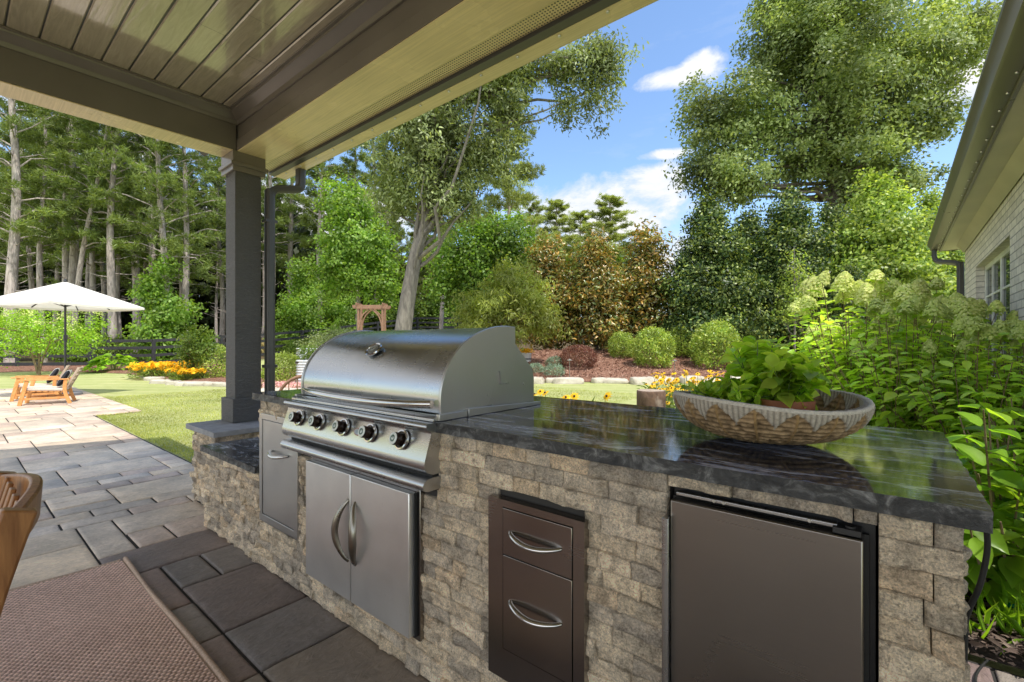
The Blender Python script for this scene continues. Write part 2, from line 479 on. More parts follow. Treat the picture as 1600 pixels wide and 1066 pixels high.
# lawn and woodland ground
m = Mat('lawn'); v = m.obj()
n1 = m.noise(v, .35, 4, .6); n2 = m.noise(v, 3.0, 5, .65); n3 = m.noise(v, 70, 4, .7)
mow = m.n('TexWave', {'Vector': m.map(v, (1, 1, 1), (0, 0, RAD(52))), 'Scale': .42, 'Distortion': 1.2, 'Detail': 2.0}).outputs['Fac']
k = m.math('MULTIPLY_ADD', mow, .07, m.math('MULTIPLY_ADD', n3, .35, m.math('MULTIPLY_ADD', n2, .3, m.math('MULTIPLY', n1, .25))))
c = m.ramp(k, [(.25, (.22, .27, .075)), (.42, (.35, .39, .14)), (.6, (.48, .48, .23))])
sp = m.n('SeparateXYZ', {0: v})
tt = m.math('ADD', m.math('MULTIPLY', sp.outputs[0], F0), m.math('MULTIPLY', sp.outputs[1], F1))
far = m.rng(m.math('MULTIPLY_ADD', n1, 4, tt), 25.5, 28, 0, 1)
far.node.clamp = True
litter = m.ramp(n2, [(.3, (.06, .045, .03)), (.55, (.14, .10, .06)), (.75, (.12, .15, .05))])
c = m.mix(far, c, litter)
M['lawn'] = m.pbr(c, .95, 0, m.bump(n3, .8, .03), .1)
def axis_pts(lo, hi, fine_lo, fine_hi, step):
    mid = np.arange(fine_lo, fine_hi, step)
    a = fine_lo - np.geomspace(step, fine_lo-lo, 18)[::-1]; b = fine_hi + np.geomspace(step, hi-fine_hi, 18)
    return np.concatenate([a, mid, b])
gxs = axis_pts(-900, 900, -50, 20, .8); gys = axis_pts(-700, 1200, -12, 60, .8)
X, Y = np.meshgrid(gxs, gys, indexing='ij'); Z = ground_z(X, Y)
inside = ((X > -10.2) & (X < 1) & (Y > -3.6) & (Y < 1.3)) | ((X > -17.8) & (X <= -10.2) & (Y > -3.6) & (Y < 1.9)) | ((X > .4) & (X < 3.3) & (Y > -3.6) & (Y < 2.2)) | ((X > -11.7) & (X < 8.7) & (Y > -12.7) & (Y < -3.2))
Z = np.where(inside, -.06, Z)
idx = np.arange(X.size).reshape(X.shape)
q = np.stack([idx[:-1,:-1], idx[1:,:-1], idx[1:,1:], idx[:-1,1:]], -1).reshape(-1, 4)
tag(np_mesh('ground', np.stack([X, Y, Z], -1).reshape(-1, 3), [q], M['lawn'], smooth=True), kind='structure')

# ================================================================= split stone walls
STONE = [(.70,.63,.53), (.63,.58,.50), (.60,.555,.495), (.75,.69,.59), (.65,.56,.45), (.50,.47,.43), (.70,.64,.55), (.42,.395,.365), (.62,.57,.49), (.68,.61,.50)]
def stone_wall(fn, u1, v1, holes, seed, rowh=.047, relief=.024):
    """fn(u, v, d) -> world point; blocks with gaps where holes are (u0,u1,v0,v1)"""
    r = random.Random(seed); V = []; Fq = []; C = []; nv = 0
    rows = max(1, round(v1/rowh)); rh = v1/rows
    for j in range(rows):
        va, vb = j*rh, (j+1)*rh
        spans = [(0, u1)]
        for h in holes:
            if va < h[3]-.004 and vb > h[2]+.004:
                ns = []
                for a, b in spans:
                    if h[1] <= a or h[0] >= b: ns.append((a, b)); continue
                    if h[0] > a: ns.append((a, h[0]))
                    if h[1] < b: ns.append((h[1], b))
                spans = ns
        for a, b in spans:
            cuts = [a]; u = a - r.random()*.06
            while True:
                u += r.choice([.07, .09, .11, .13, .15, .18, .21])*(.9+.25*r.random())
                if u > b-.035: break
                if u - cuts[-1] > .03: cuts.append(u)
            cuts.append(b)
            for c0, c1 in zip(cuts[:-1], cuts[1:]):
                g = .0011
                ua, ub, wa, wb = c0+g, c1-g, va+g, vb-g
                nu = max(5, int((ub-ua)/.0052)); nw = 10
                U, W = np.meshgrid(np.linspace(ua, ub, nu), np.linspace(wa, wb, nw), indexing='ij')
                sd = r.random()*90
                P3 = np.stack([U*26+sd, W*20, U*0+sd], -1)
                big = fbm(P3, 3, 2); fin = fbm(P3*3.3, 3, 8)
                base = r.random()*.30
                nk = max(4, int((ub-ua)*(wb-wa)/.00042)); pl = None
                for kk in range(nk):
                    pu, pw = r.uniform(ua, ub), r.uniform(wa, wb); gx, gy = r.gauss(0, .42), r.gauss(0, .42)
                    d_ = r.uniform(.25, .85)*relief + gx*(U-pu) + gy*(W-pw) + ((U-pu)**2+(W-pw)**2)*9.0
                    pl = d_ if pl is None else np.minimum(pl, d_)
                rid = 1-np.abs(2*big-1)
                D = base*relief*.6 + np.clip(pl, -.3*relief, relief*1.2) + relief*.42*(fin-.5)
                eu = np.minimum(U-ua, ub-U)/(ub-ua)*((ub-ua)/.02); ew = np.minimum(W-wa, wb-W)/.009
                D = D*np.clip(.72+.28*np.minimum(eu, ew), .72, 1)
                D = np.clip(D, .001, None)
                P = np.array([fn(x, y, z) for x, y, z in zip(U.ravel(), W.ravel(), D.ravel())])
                idx = np.arange(nu*nw).reshape(nu, nw)
                q = np.stack([idx[:-1,:-1], idx[1:,:-1], idx[1:,1:], idx[:-1,1:]], -1).reshape(-1, 4)
                ring = np.concatenate([idx[:,0], idx[-1,1:], idx[::-1,-1][1:], idx[0,::-1][1:-1]])
                bk = [(ua,wa)]; S = np.array([fn(U.ravel()[i], W.ravel()[i], -.012) for i in ring])
                si = np.arange(len(ring)) + nu*nw
                q2 = np.stack([ring, np.roll(ring, -1), np.roll(si, -1), si], -1)[:, ::-1]
                col = np.array(r.choice(STONE))*(.85+.3*r.random())
                V += [P, S]; C.append(np.tile(col, (nu*nw+len(ring), 1))); Fq.append(np.concatenate([q, q2])+nv); nv += nu*nw+len(ring)
    return np.concatenate(V), np.concatenate(Fq), np.concatenate(C)

def stone_part(name, walls, parent):
    Vs, Fs, Cs = [], [], []; n = 0
    for w in walls:
        a, b, c = w; Vs.append(a); Fs.append(b+n); Cs.append(c); n += len(a)
    return np_mesh(name, np.concatenate(Vs), [np.concatenate(Fs)], M['split_stone'], parent, smooth=False, col=np.concatenate(Cs))

YF = 1.085
island = thing('stone_island', 'long stone faced outdoor kitchen counter with dark granite top', 'kitchen island', (-1.3, 1.5, 0))
holes = [(2.65-.404, 2.65-.014, 0, .862), (.03, .42, .27, .80), (.60, 1.335, .16, .66), (.44, 1.435, .70, .91), (1.71, 2.02, .21, .71)]
w1 = stone_wall(lambda u, v, d: (-2.65+u, YF-d, v), 2.246, .893, holes[1:], 1)
w1b = stone_wall(lambda u, v, d: (-.014+u, YF-d, v), .114, .893, [], 12)
w2 = stone_wall(lambda u, v, d: (.10+d-.006, YF+.004+u, v), .80, .893, [], 2)
w3 = stone_wall(lambda u, v, d: (-2.65-d+.004, 1.90-u, .5+v), .80, .393, [], 3)
w6 = stone_wall(lambda u, v, d: (-.404+u, YF-d, .8635+v), .39, .0295, [], 11, .03, .018)
stone_part('stone_facing', [w1], island); stone_part('stone_facing', [w6], island); stone_part('stone_facing', [w1b], island); stone_part('end_facing', [w2], island); stone_part('end_facing', [w3], island)
w4 = stone_wall(lambda u, v, d: (-3.49+u, YF-d, v), .838, .49, [], 4, .041, .036)
w5 = stone_wall(lambda u, v, d: (-3.49-d+.004, 1.90-u, v), .80, .49, [], 5)
stone_part('ledge_facing', [w4], island); stone_part('end_facing', [w5], island)
core = MB()
core.box(-2.64, -.406, YF+.012, 1.90, .0, .893); core.box(-.012, .092, YF+.012, 1.90, 0, .893); core.box(-.406, -.012, YF+.012, 1.90, .866, .892)
core.box(-.406, -.012, 1.62, 1.895, 0, .865); core.box(-3.48, -2.641, YF+.012, 1.90, 0, .489)
core.build('core', M['mortar'], island, smooth=None)
# countertop with the grill bay cut out
def jag(p, q, n, amp, seed):
    r = random.Random(seed); out = []
    for i in range(n):
        f = i/n
        dx, dy = q[0]-p[0], q[1]-p[1]; L = math.hypot(dx, dy)
        o = (r.random()-.5)*amp if i else 0
        out.append((p[0]+dx*f - dy/L*o, p[1]+dy*f + dx/L*o))
    return out
def slab(name, poly, z0, z1, top, edge, parent, bev=.003):
    n = len(poly); r = random.Random(2)
    V = [(x, y, z1) for x, y in poly] + [(x+(r.random()-.5)*.004, y+(r.random()-.5)*.004+.001, (z0+z1)/2) for x, y in poly] + [(x, y, z0) for x, y in poly]
    Fc = [tuple(range(n)), tuple(range(2*n, 3*n))[::-1]]
    for k in (0, 1):
        for i in range(n): j = (i+1) % n; Fc.append((k*n+j, k*n+i, (k+1)*n+i, (k+1)*n+j))
    b = MB(); b.add(V, Fc)
    o = b.build(name, [top, edge], parent, smooth=None)
    for p in o.data.polygons:
        if abs(p.normal.z) < .7: p.material_index = 1
    return o
poly = jag((-2.70, 1.055), (-2.222, 1.055), 12, .005, 1) + [(-2.222, 1.055), (-2.222, 1.66), (-1.208, 1.66), (-1.208, 1.055)][0:4] \
     + jag((-1.20, 1.055), (.13, 1.055), 44, .006, 2) + jag((.13, 1.055), (.13, 1.91), 26, .005, 3) + [(.13, 1.91), (-2.70, 1.91)] + jag((-2.70, 1.90), (-2.70, 1.06), 22, .005, 4)
slab('countertop', poly, .896, .931, M['granite'], M['granite_edge'], island)
poly = jag((-3.52, 1.055), (-2.663, 1.055), 30, .007, 5) + [(-2.663, 1.055), (-2.663, 1.90), (-3.62, 1.90)] + jag((-3.52, 1.6), (-3.52, 1.06), 14, .005, 6)
poly = [p for p in poly if p[0] > -3.6] + []
slab('ledge_top', jag((-3.52, 1.055), (-2.663, 1.055), 30, .007, 5) + [(-2.663, 1.055), (-2.663, 1.90), (-3.52, 1.90)] + jag((-3.52, 1.89), (-3.52, 1.06), 20, .005, 6),
     .493, .528, M['granite_ledge'], M['granite_edge'], island)

ped = thing('stone_pedestal', 'short split stone pier with grey cap under the porch post', 'pedestal', (-3.95, 1.53, 0))
wa = stone_wall(lambda u, v, d: (-4.20+u, 1.22-d, v), .50, .535, [], 7, .041, .034)
wb = stone_wall(lambda u, v, d: (-3.70+d-.004, 1.224+u, v), .61, .535, [], 8, .045, .02)
wc = stone_wall(lambda u, v, d: (-4.20-d+.004, 1.83-u, v), .61, .535, [], 9, .045, .02)
for w_ in (wa, wb, wc): stone_part('stone_facing', [w_], ped)
b = MB(); b.box(-4.19, -3.71, 1.232, 1.84, 0, .534); b.build('core', M['mortar'], ped, smooth=None)
b = MB(); b.box(-4.26, -3.66, 1.18, 1.88, .536, .575); b.build('cap', M['cap_stone'], ped, bevel=.004)

# ================================================================= gas grill
g = thing('gas_grill', 'large stainless steel built in gas grill with rounded hood closed', 'grill', (-1.71, 1.3, .93))
XL, XR = -2.22, -1.212
def arc(rad_in, n=22, a0=0, a1=90):
    out = []
    for i in range(n+1):
        a = RAD(a0 + (a1-a0)*i/n)
        out.append((1.45-(.36-rad_in)*math.cos(a), 1.0+(.273-rad_in)*math.sin(a)))
    return out
skin = [(1.102, .951)] + arc(.006) + [(1.503, 1.266), (1.503, .951)]
hb = MB(); hb.prism(skin, 'x', XL+.012, XR-.012); hood = hb.build('hood', M['steel_brushed'], g, smooth=30)
for xs in ((XR-.012, XR), (XL, XL+.012)):
    b = MB()
    disc = [(1.095, .949), (1.0905, .98)] + arc(0) + [(1.509, 1.270), (1.509, 1.13), (1.47, 1.035), (1.415, 1.035), (1.410, 1.088), (1.392, 1.085), (1.352, .985), (1.322, .949)]
    b.prism(disc, 'x', *xs); b.build('hood_side', M['steel_vertical'], g, smooth=30, bevel=.0025)
    b = MB()
    x0, x1 = (xs[0]-.004, xs[1]-.009) if xs[1] == XR else (xs[0]+.009, xs[1]+.004)
    b.prism([(1.29, .945), (1.29, 1.10), (1.498, 1.205), (1.515, 1.203), (1.638, 1.09), (1.652, 1.05), (1.652, .945)], 'x', x0, x1)
    b.build('rear_panel', M['steel_vertical'], g, smooth=30, bevel=.0015)
b = MB(); b.box(XL+.012, XR-.016, 1.505, 1.648, .945, 1.075); b.build('rear_housing', M['steel_brushed'], g)
for y, z in ((1.452, 1.040), (1.568, 1.027), (1.365, .955), (1.338, 1.0)):
    b = MB(); b.lathe([(0, .004), (.005, .003), (.006, 0)], (XR-.002, y, z), (1, 0, 0), 10); b.build('screw', M['steel_bolt'], g)
# rails and side flange
b = MB(); b.box(XR, XR+.018, 1.07, 1.205, .932, .955); b.build('side_flange', M['steel_vertical'], g, bevel=.0015)
b = MB(); b.prism([(1.209, .932), (1.66, .932), (1.66, .944), (1.209, .962)], 'x', XR-.001, XR+.022); b.build('side_flange', M['steel_vertical'], g, bevel=.0015)
b = MB(); b.box(XL-.018, XL, 1.07, 1.66, .932, .955); b.build('side_flange', M['steel_vertical'], g, bevel=.0015)
b = MB(); b.prism([(1.052, .930), (1.052, .941), (1.066, .948), (1.094, .948), (1.094, .930)], 'x', XL-.012, XR+.006); b.build('front_sill', M['steel_brushed'], g, bevel=.002)
panel = [(1.086, .927), (1.050, .929), (1.024, .929), (1.016, .925), (1.0135, .918), (1.016, .911), (1.034, .900), (1.036, .893), (1.0085, .806), (1.006, .792), (1.0085, .778), (1.016, .767), (1.028, .760), (1.046, .754), (1.086, .754)]
b = MB(); b.prism(panel, 'x', -2.232, -1.198); b.build('control_panel', M['steel_brushed'], g, smooth=50)
b = MB(); b.box(-2.225, -1.206, 1.048, 1.09, .694, .753); b.build('drip_slot', M['black_void'], g)  # solid near-black box paints the shade inside the gap
bar = [(1.085, .742), (1.046, .744), (1.020, .741), (1.008, .735), (1.0015, .724), (1.003, .711), (1.012, .703), (1.026, .700), (1.085, .700)]
b = MB(); b.prism(bar, 'x', -2.24, -1.199); b.build('tray_front', M['steel_brushed'], g, smooth=45)
# hood handle
n = 30; path = []; rad = []
for i in range(n+1):
    f = i/n; x = -2.185 + f*.935; s = 1-(2*f-1)**2
    path.append((x, 1.084-.047*s**.8, .985-.012*s)); rad.append(.0145*min(1, .35+3.2*min(f, 1-f+.25)))
b = MB(); b.sweep(path, [(math.cos(a)*1.0, math.sin(a)*1.0) for a in np.linspace(0, 2*PI, 15)[:-1]], scales=rad)
b.build('hood_handle', M['steel_polished'], g, smooth=50)
# thermometer
ca, sa = .782, .6227; c0 = (-1.722, 1.45-.36*ca, 1.0+.273*sa); ax = Vector((0, -ca/.36, sa/.273)).normalized()
def scaled_lathe(prof, c, ax, sx, nm, mat, par):
    b = MB(); b.lathe(prof, (0,0,0), ax, 40); c = Vector(c)
    b.v = [(c.x+p[0]*sx, c.y+p[1], c.z+p[2]) for p in b.v]; return b.build(nm, mat, par, smooth=50)
th = scaled_lathe([(.033, 0), (.0365, .002), (.038, .007), (.0355, .0115), (.031, .0095), (.030, .006)], c0, ax, 1.25, 'thermometer', M['steel_polished'], g)
scaled_lathe([(0, .0065), (.030, .006)], c0, ax, 1.25, 'dial', simple('gauge_face', (.10, .10, .10), .12), th)
scaled_lathe([(.023, .0068), (.0235, .009), (.0205, .009), (.0208, .0068)], c0, ax, 1.25, 'dial_ring', M['steel_bolt'], th)
b = MB(); q0 = Vector(c0)+ax*.0085; b.bar(q0-Vector((.012, .004, .006)), q0+Vector((.014, .003, .006)), .003, .001, ax); b.build('needle', M['white_enamel'], th)
# five knobs
axk = Vector((0, -.953, .302)).normalized()
for kx in (-2.085, -1.905, -1.712, -1.525, -1.333):
    cz = .858; cy = 1.0225
    b = MB(); b.lathe([(.0205, .008), (.0225, .012), (.0225, .040), (.021, .045)], (kx, cy, cz), axk, 28)
    kn = b.build('knob', M['knob_body'], g, smooth=40)
    b = MB(); b.lathe([(.0285, .001), (.034, .002), (.036, .007), (.0345, .012), (.0295, .013), (.0275, .009), (.021, .006)], (kx, cy, cz), axk, 32); b.build('bezel', M['steel_polished'], kn, smooth=50)
    b = MB(); b.lathe([(0, .0475), (.0185, .0472), (.0208, .0455), (.0212, .0435)], (kx, cy, cz), axk, 28); b.build('knob_cap', M['white_enamel'], kn, smooth=40)
    b = MB(); b.lathe([(.0105, .0474), (.0115, .0482), (.0125, .0474)], (kx, cy, cz), axk, 28)
    b.box(kx-.0012, kx+.0012, cy-.046, cy-.0455, cz+.013, cz+.026)
    b.build('cap_mark', simple('mark_green', (.16, .25, .20), .4) if 'mark_green' not in M else M['mark_green'], kn, smooth=40)
bd = scaled_lathe([(0, .003), (.013, .0028), (.0145, .001), (.0145, -.001)], (-1.617, 1.0235, .852), axk, 1.9, 'badge', M['badge_red'], g)
scaled_lathe([(.0095, .0032), (.0105, .0038), (.0115, .0032)], (-1.617, 1.0235, .852), axk, 1.9, 'badge_ring', M['steel_bolt'], bd)

# ================================================================= doors under the grill
d = thing('double_door_cabinet', 'stainless double access doors with bowed handles below the grill', 'cabinet doors', (-1.69, 1.06, .15))
b = MB(); b.box(-2.075, -1.292, 1.066, 1.09, .135, .685); b.build('frame', M['steel_dark'], d, bevel=.002)
b = MB(); b.box(-1.312, -1.306, 1.055, 1.0655, .15, .665); b.build('door_gap_shade', M['black_void'], d)  # black strip painted in for the shaded gap beside the door
for x0, x1, hx, sgn in ((-2.062, -1.6955, -1.722, -1), (-1.689, -1.318, -1.645, 1)):
    b = MB(); b.box(x0, x1, 1.036, 1.0655, .150, .667)
    dr = b.build('door', M['steel_door'], d, bevel=.003)
    n = 18; path = []; rad = []
    for i in range(n+1):
        f = i/n; s = math.sin(PI*f)
        path.append((hx+sgn*.040*s-sgn*.014, 1.037-.038*s**.7, .312+.250*f)); rad.append(.0155*(.45+.55*min(1, 2.6*min(f, 1-f)+.1)))
    b = MB(); b.sweep(path, [(math.cos(a)*.85, math.sin(a)*1.15) for a in np.linspace(0, 2*PI, 13)[:-1]], scales=rad, up=(1, 0, 0))
    b.build('handle', simple('handle_pewter', (.30, .275, .235), .28, 1) if 'handle_pewter' not in M else M['handle_pewter'], dr, smooth=50)

def bow_handle(x0, x1, y, z, r, out, drop, mat, par):
    n = 20; path = []; rad = []
    for i in range(n+1):
        f = i/n; s = math.sin(PI*f)
        path.append((x0+(x1-x0)*f, y-out*s**.6, z-drop*s)); rad.append(r*(.65+.35*min(1, 4*min(f, 1-f))))
    b = MB(); b.sweep(path, [(math.cos(a)*1.15, math.sin(a)*.9) for a in np.linspace(0, 2*PI, 13)[:-1]], scales=rad)
    return b.build('handle', mat, par, smooth=50)

t = thing('waste_pullout', 'narrow pale stainless pull out bin door left of the grill', 'cabinet door', (-2.42, 1.07, .25))
b = MB()
for bx in ((-2.632, -2.600, .253, .826), (-2.237, -2.204, .253, .826), (-2.600, -2.237, .796, .826), (-2.600, -2.237, .253, .289)):
    b.box(bx[0], bx[1], 1.066, 1.088, bx[2], bx[3])
b.build('frame', M['steel_vertical'], t, bevel=.0015)
b = MB(); b.box(-2.597, -2.240, 1.070, 1.087, .292, .793); dr = b.build('door', M['steel_vertical'], t, bevel=.002)
bow_handle(-2.49, -2.30, 1.068, .642, .0095, .036, .012, M['steel_polished'], dr)

t = thing('drawer_cabinet', 'dark stainless two drawer unit set in the stone front', 'drawers', (-.79, 1.07, .19))
b = MB()
for bx in ((-.957, -.899, .190, .730), (-.652, -.618, .190, .730), (-.899, -.652, .709, .730), (-.899, -.652, .190, .282)):
    b.box(bx[0], bx[1], 1.058, 1.09, bx[2], bx[3])
b.build('frame', M['steel_dark'], t)
b = MB(); b.box(-.90, -.651, 1.07, 1.09, .2, .72); b.build('shadow_gap', M['black_void'], t)
for z0, z1, hz in ((.568, .7065, .640), (.2845, .5655, .436)):
    b = MB(); b.box(-.8965, -.6545, 1.0555, 1.069, z0, z1); dr = b.build('drawer', M['steel_dark'], t, bevel=.0015)
    bow_handle(-.868, -.690, 1.057, hz, .0085, .030, .012, M['steel_polished'], dr)

t = thing('compact_fridge', 'undercounter refrigerator with dark brushed steel door', 'refrigerator', (-.21, 1.1, 0))
b = MB(); b.box(-.400, -.018, 1.112, 1.60, .02, .858); b.build('cabinet', M['black_plastic'], t)
b = MB(); b.box(-.391, -.035, 1.060, 1.098, .06, .838); dr = b.build('door', M['steel_fridge'], t, bevel=.003)
b = MB(); b.box(-.398, -.0275, 1.099, 1.111, .06, .838); b.build('gasket', M['rubber_black'], t)
b = MB(); b.prism([(-.4035, 1.040), (-.395, 1.0375), (-.388, 1.040), (-.3925, 1.0585), (-.3925, 1.07), (-.4035, 1.07)], 'z', .18, .80); b.build('handle', M['steel_brushed'], dr, smooth=40, bevel=.001)
b = MB(); b.box(-.385, -.075, 1.080, 1.10, .8445, .8535); b.build('hinge_rail', M['steel_brushed'], t, bevel=.002)
b = MB(); b.box(-.082, -.038, 1.068, 1.105, .8395, .851); b.lathe([(.009, 0), (.009, .004), (0, .005)], (-.055, 1.082, .851), (0,0,1), 14); b.build('hinge', M['black_plastic'], t, bevel=.001)
for x in (-.30, -.28, -.12):
    b = MB(); b.lathe([(.004, 0), (.0035, .002), (0, .0022)], (x, 1.080, .849), (0,-1,0), 10); b.build('screw', M['steel_bolt'], t)

# power cord
b = MB(); pts = [(.127,1.10,.905),(.131,1.115,.86),(.129,1.125,.82),(.122,1.13,.775),(.111,1.14,.73),(.107,1.15,.68),(.107,1.18,.45),(.11,1.28,.15),(.15,1.55,.02),(.22,1.85,.012),(.26,2.1,.012),(.24,2.3,.012),(.30,2.5,.01)]
def spline(pts, k=6):
    P = [Vector(p) for p in pts]; out = []
    for i in range(len(P)-1):
        p0 = P[max(i-1,0)]; p1 = P[i]; p2 = P[i+1]; p3 = P[min(i+2,len(P)-1)]
        for j in range(k):
            u = j/k
            out.append(.5*((2*p1)+(p2-p0)*u+(2*p0-5*p1+4*p2-p3)*u*u+(3*p1-p0-3*p2+p3)*u**3))
    return out+[P[-1]]
b.tube(spline(pts), .0043, 8)
tag(b.build('power_cord', M['rubber_black'], smooth=60), 'black power cord hanging off the right end of the counter', 'cord')
# ================================================================= covered patio
pv = thing('covered_patio', 'brown painted patio roof with boarded ceiling on a square post', 'pavilion', (-4.0, 1.5, 0))
b = MB(); b.box(-4.18, -3.985, 1.435, 1.63, .58, 2.715); post = b.build('post', M['post_grey'], pv, bevel=.004)
b = MB(); b.box(-4.205, -3.96, 1.41, 1.655, .577, .765); b.build('base_trim', M['post_grey'], post, bevel=.004)
b = MB(); b.box(-4.205, -3.96, 1.41, 1.655, 2.56, 2.716); b.prism([(-4.222, 2.60), (-3.943, 2.60), (-3.943, 2.63), (-4.222, 2.63)], 'y', 1.394, 1.671); b.build('capital', M['trim_taupe'], post, bevel=.004)
b = MB(); b.box(-4.20, -3.97, -2.58, 1.438, 2.722, 2.98); b.build('beam', M['trim_taupe'], pv, bevel=.003)
b = MB(); b.prism([(1.70, 2.72), (1.440, 2.72), (1.440, 2.805), (1.452, 2.812), (1.452, 3.0), (1.70, 3.0)], 'x', -4.205, 4.4); b.build('beam', M['trim_taupe'], pv, bevel=.002)
b = MB(); b.box(-4.196, -3.974, -2.58, 1.43, 2.714, 2.7205); b.box(-4.2, 4.4, 1.444, 1.696, 2.712, 2.7185); b.build('beam_underside', M['soffit_bounce_tan'], pv, bevel=.001)
cr = [(0, -.085), (.012, -.085), (.018, -.07), (.020, -.058), (.040, -.045), (.062, -.026), (.072, -.022), (.076, -.012), (.092, -.010), (.092, 0), (0, 0)]
b = MB(); b.prism([(1.450-a, 3.0+z) for a, z in cr], 'x', -3.97, 4.4); b.build('crown_moulding', M['trim_taupe'], pv, smooth=25)
b = MB(); b.prism([(-3.968+a, 3.0+z) for a, z in cr], 'y', -2.58, 1.449); b.build('crown_moulding', M['trim_taupe'], pv, smooth=25)
# boarded ceiling
b = MB(); y = 1.45; k = 0; r = random.Random(4)
while y > -2.5:
    x = -3.97; w = .138
    xe = [-3.97, -3.97 + r.uniform(.7, 3.2)]
    while xe[-1] < 4.4: xe.append(xe[-1]+3.6)
    xe[-1] = 4.4
    for xa, xb in zip(xe[:-1], xe[1:]):
        g_ = .0035; e = .006; zt = 3.001+r.random()*.0008
        P = [(xa+.001, y-w+g_, zt+e), (xb-.001, y-w+g_, zt+e), (xb-.001, y-w+g_+e, zt), (xb-.001, y-g_-e, zt), (xb-.001, y-g_, zt+e), (xa+.001, y-g_, zt+e), (xa+.001, y-g_-e, zt), (xa+.001, y-w+g_+e, zt)]
        b.add(P, [(7,6,3,2), (0,7,2,1), (6,5,4,3)])
    y -= w; k += 1
b.build('ceiling_board', M['ceiling_board'], pv, smooth=None)
b = MB(); b.box(-3.97, 4.4, -2.62, 1.45, 3.008, 3.02); b.build('ceiling_backing', M['fascia_dark'], pv, smooth=None)
b = MB(); b.box(-4.27, 4.4, 1.7005, 1.806, 2.722, 2.736); sf = b.build('vent_strip', M['vent_strip'], pv, smooth=None)
b = MB(); b.box(-4.27, 4.4, 1.808, 1.862, 2.700, 2.86); b.build('fascia', M['fascia_dark'], pv, bevel=.002)
b = MB(); b.prism([(1.864, 2.86), (1.864, 2.70), (1.955, 2.70), (1.972, 2.705), (1.992, 2.76), (2.012, 2.79), (2.012, 2.822), (2.002, 2.83), (1.995, 2.825), (1.995, 2.80), (1.96, 2.745), (1.95, 2.712), (1.874, 2.712), (1.874, 2.86)], 'x', -4.27, 4.4)
gu = b.build('gutter', M['soffit_bounce_tan'], pv, smooth=30)
for i in range(24):
    b = MB(); b.lathe([(0, .009), (.005, .0085), (.0075, .006), (.008, 0)], (-4.1+.26*i, 1.885, 2.7005), (0,0,-1), 12); b.build('screw', M['steel_bolt'], gu, smooth=50)
b = MB(); b.prism([(2.06, 2.865), (2.06, 3.06), (-.6, 4.84), (-3.26, 3.06), (-3.26, 2.865), (-2.85, 2.865), (-2.85, 3.045), (1.70, 3.045), (1.70, 2.865)], 'x', -4.28, 4.5)
b.prism([(1.75, 3.21), (1.75, 3.267), (-.6, 4.84), (-2.95, 3.267), (-2.95, 3.21), (-.6, 4.78)], 'x', -5.7, -4.281); b.build('roof', M['roof_shingle'], pv, smooth=None)  # unseen overhang lengthened to throw the roof shadow across the patio
b = MB(); b.box(-4.205, 4.4, -2.84, -2.585, 2.715, 3.0); b.build('beam', M['trim_taupe'], pv, bevel=.003)
b = MB(); b.box(4.16, 4.39, -2.58, 1.438, 2.722, 2.98); b.build('beam', M['trim_taupe'], pv, bevel=.003)
for px_, py_ in ((-4.18, -2.81), (4.18, -2.81), (4.18, 1.435)):
    b = MB(); b.box(px_, px_+.195, py_, py_+.195, -.01, 2.713); b.build('post', M['post_grey'], pv, bevel=.004)
# downspout
sec = []
for i in range(40):
    a = 2*PI*i/40; c_, s_ = math.cos(a), math.sin(a)
    q = 1/max(abs(c_), abs(s_)); rr = min(q, 1.18)
    rib = 1-.05*(math.sin(a*10)**2)
    sec.append((c_*rr*.033*rib, s_*rr*.042*rib))
b = MB()
path = spline([(-3.93,1.93,2.705),(-3.93,1.93,2.62),(-3.93,1.925,2.555),(-3.935,1.90,2.525),(-3.96,1.80,2.505),(-3.975,1.735,2.485),(-3.98,1.70,2.44),(-3.98,1.695,2.36),(-3.98,1.695,1.2),(-3.98,1.695,.60)], 7)
b.sweep(path, sec, up=(1, 0, 0)); ds = b.build('downspout', M['downspout_dark'], pv, smooth=40)
for z in (2.20, 1.0):
    b = MB(); b.box(-4.021, -3.939, 1.648, 1.742, z, z+.025); b.build('strap', M['downspout_dark'], ds, bevel=.002)

# ================================================================= brick wing on the right
hw = thing('brick_wing', 'pale brick house wing with brown eaves and a white window', 'house', (1.0, 8.5, 0))
YA, YB = 3.45, 9.95; XW = .82
wy0, wy1, wz0, wz1 = 6.3, 8.7, .75, 2.22
b = MB()
def wallq(y0, y1, z0, z1, x0=XW, x1=XW+.25): b.box(x0, x1, y0, y1, z0, z1)
wallq(YA, wy0, -.05, 2.72); wallq(wy1, YB, -.05, 2.72); wallq(wy0+.0005, wy1-.0005, -.05, wz0); wallq(wy0+.0005, wy1-.0005, wz1, 2.72)
b.box(XW+.2505, 6.4, YB-.25, YB-.002, -.05, 2.72); b.box(XW+.2505, 6.4, YA+.002, YA+.25, -.05, 2.72)
b.build('wall', M['white_brick'], hw, smooth=None)
b = MB()
for y0, y1, z0, z1 in ((wy0, wy1, wz0, wz0+.06), (wy0, wy1, wz1-.06, wz1), (wy0, wy0+.06, wz0+.061, wz1-.061), (wy1-.06, wy1, wz0+.061, wz1-.061), (7.46, 7.54, wz0+.061, wz1-.061), (8.10, 8.13, wz0+.061, wz1-.061), (6.87, 6.90, wz0+.061, wz1-.061)):
    b.box(XW+.085, XW+.125, y0, y1, z0, z1)
for z in (1.3, 1.8): b.box(XW+.092, XW+.118, wy0+.061, wy1-.061, z, z+.025)
fr = b.build('window', M['window_white'], hw, bevel=.003)
b = MB(); b.box(XW+.104, XW+.108, wy0+.03, wy1-.03, wz0+.03, wz1-.03); b.build('pane', M['window_glass'], fr, smooth=None)
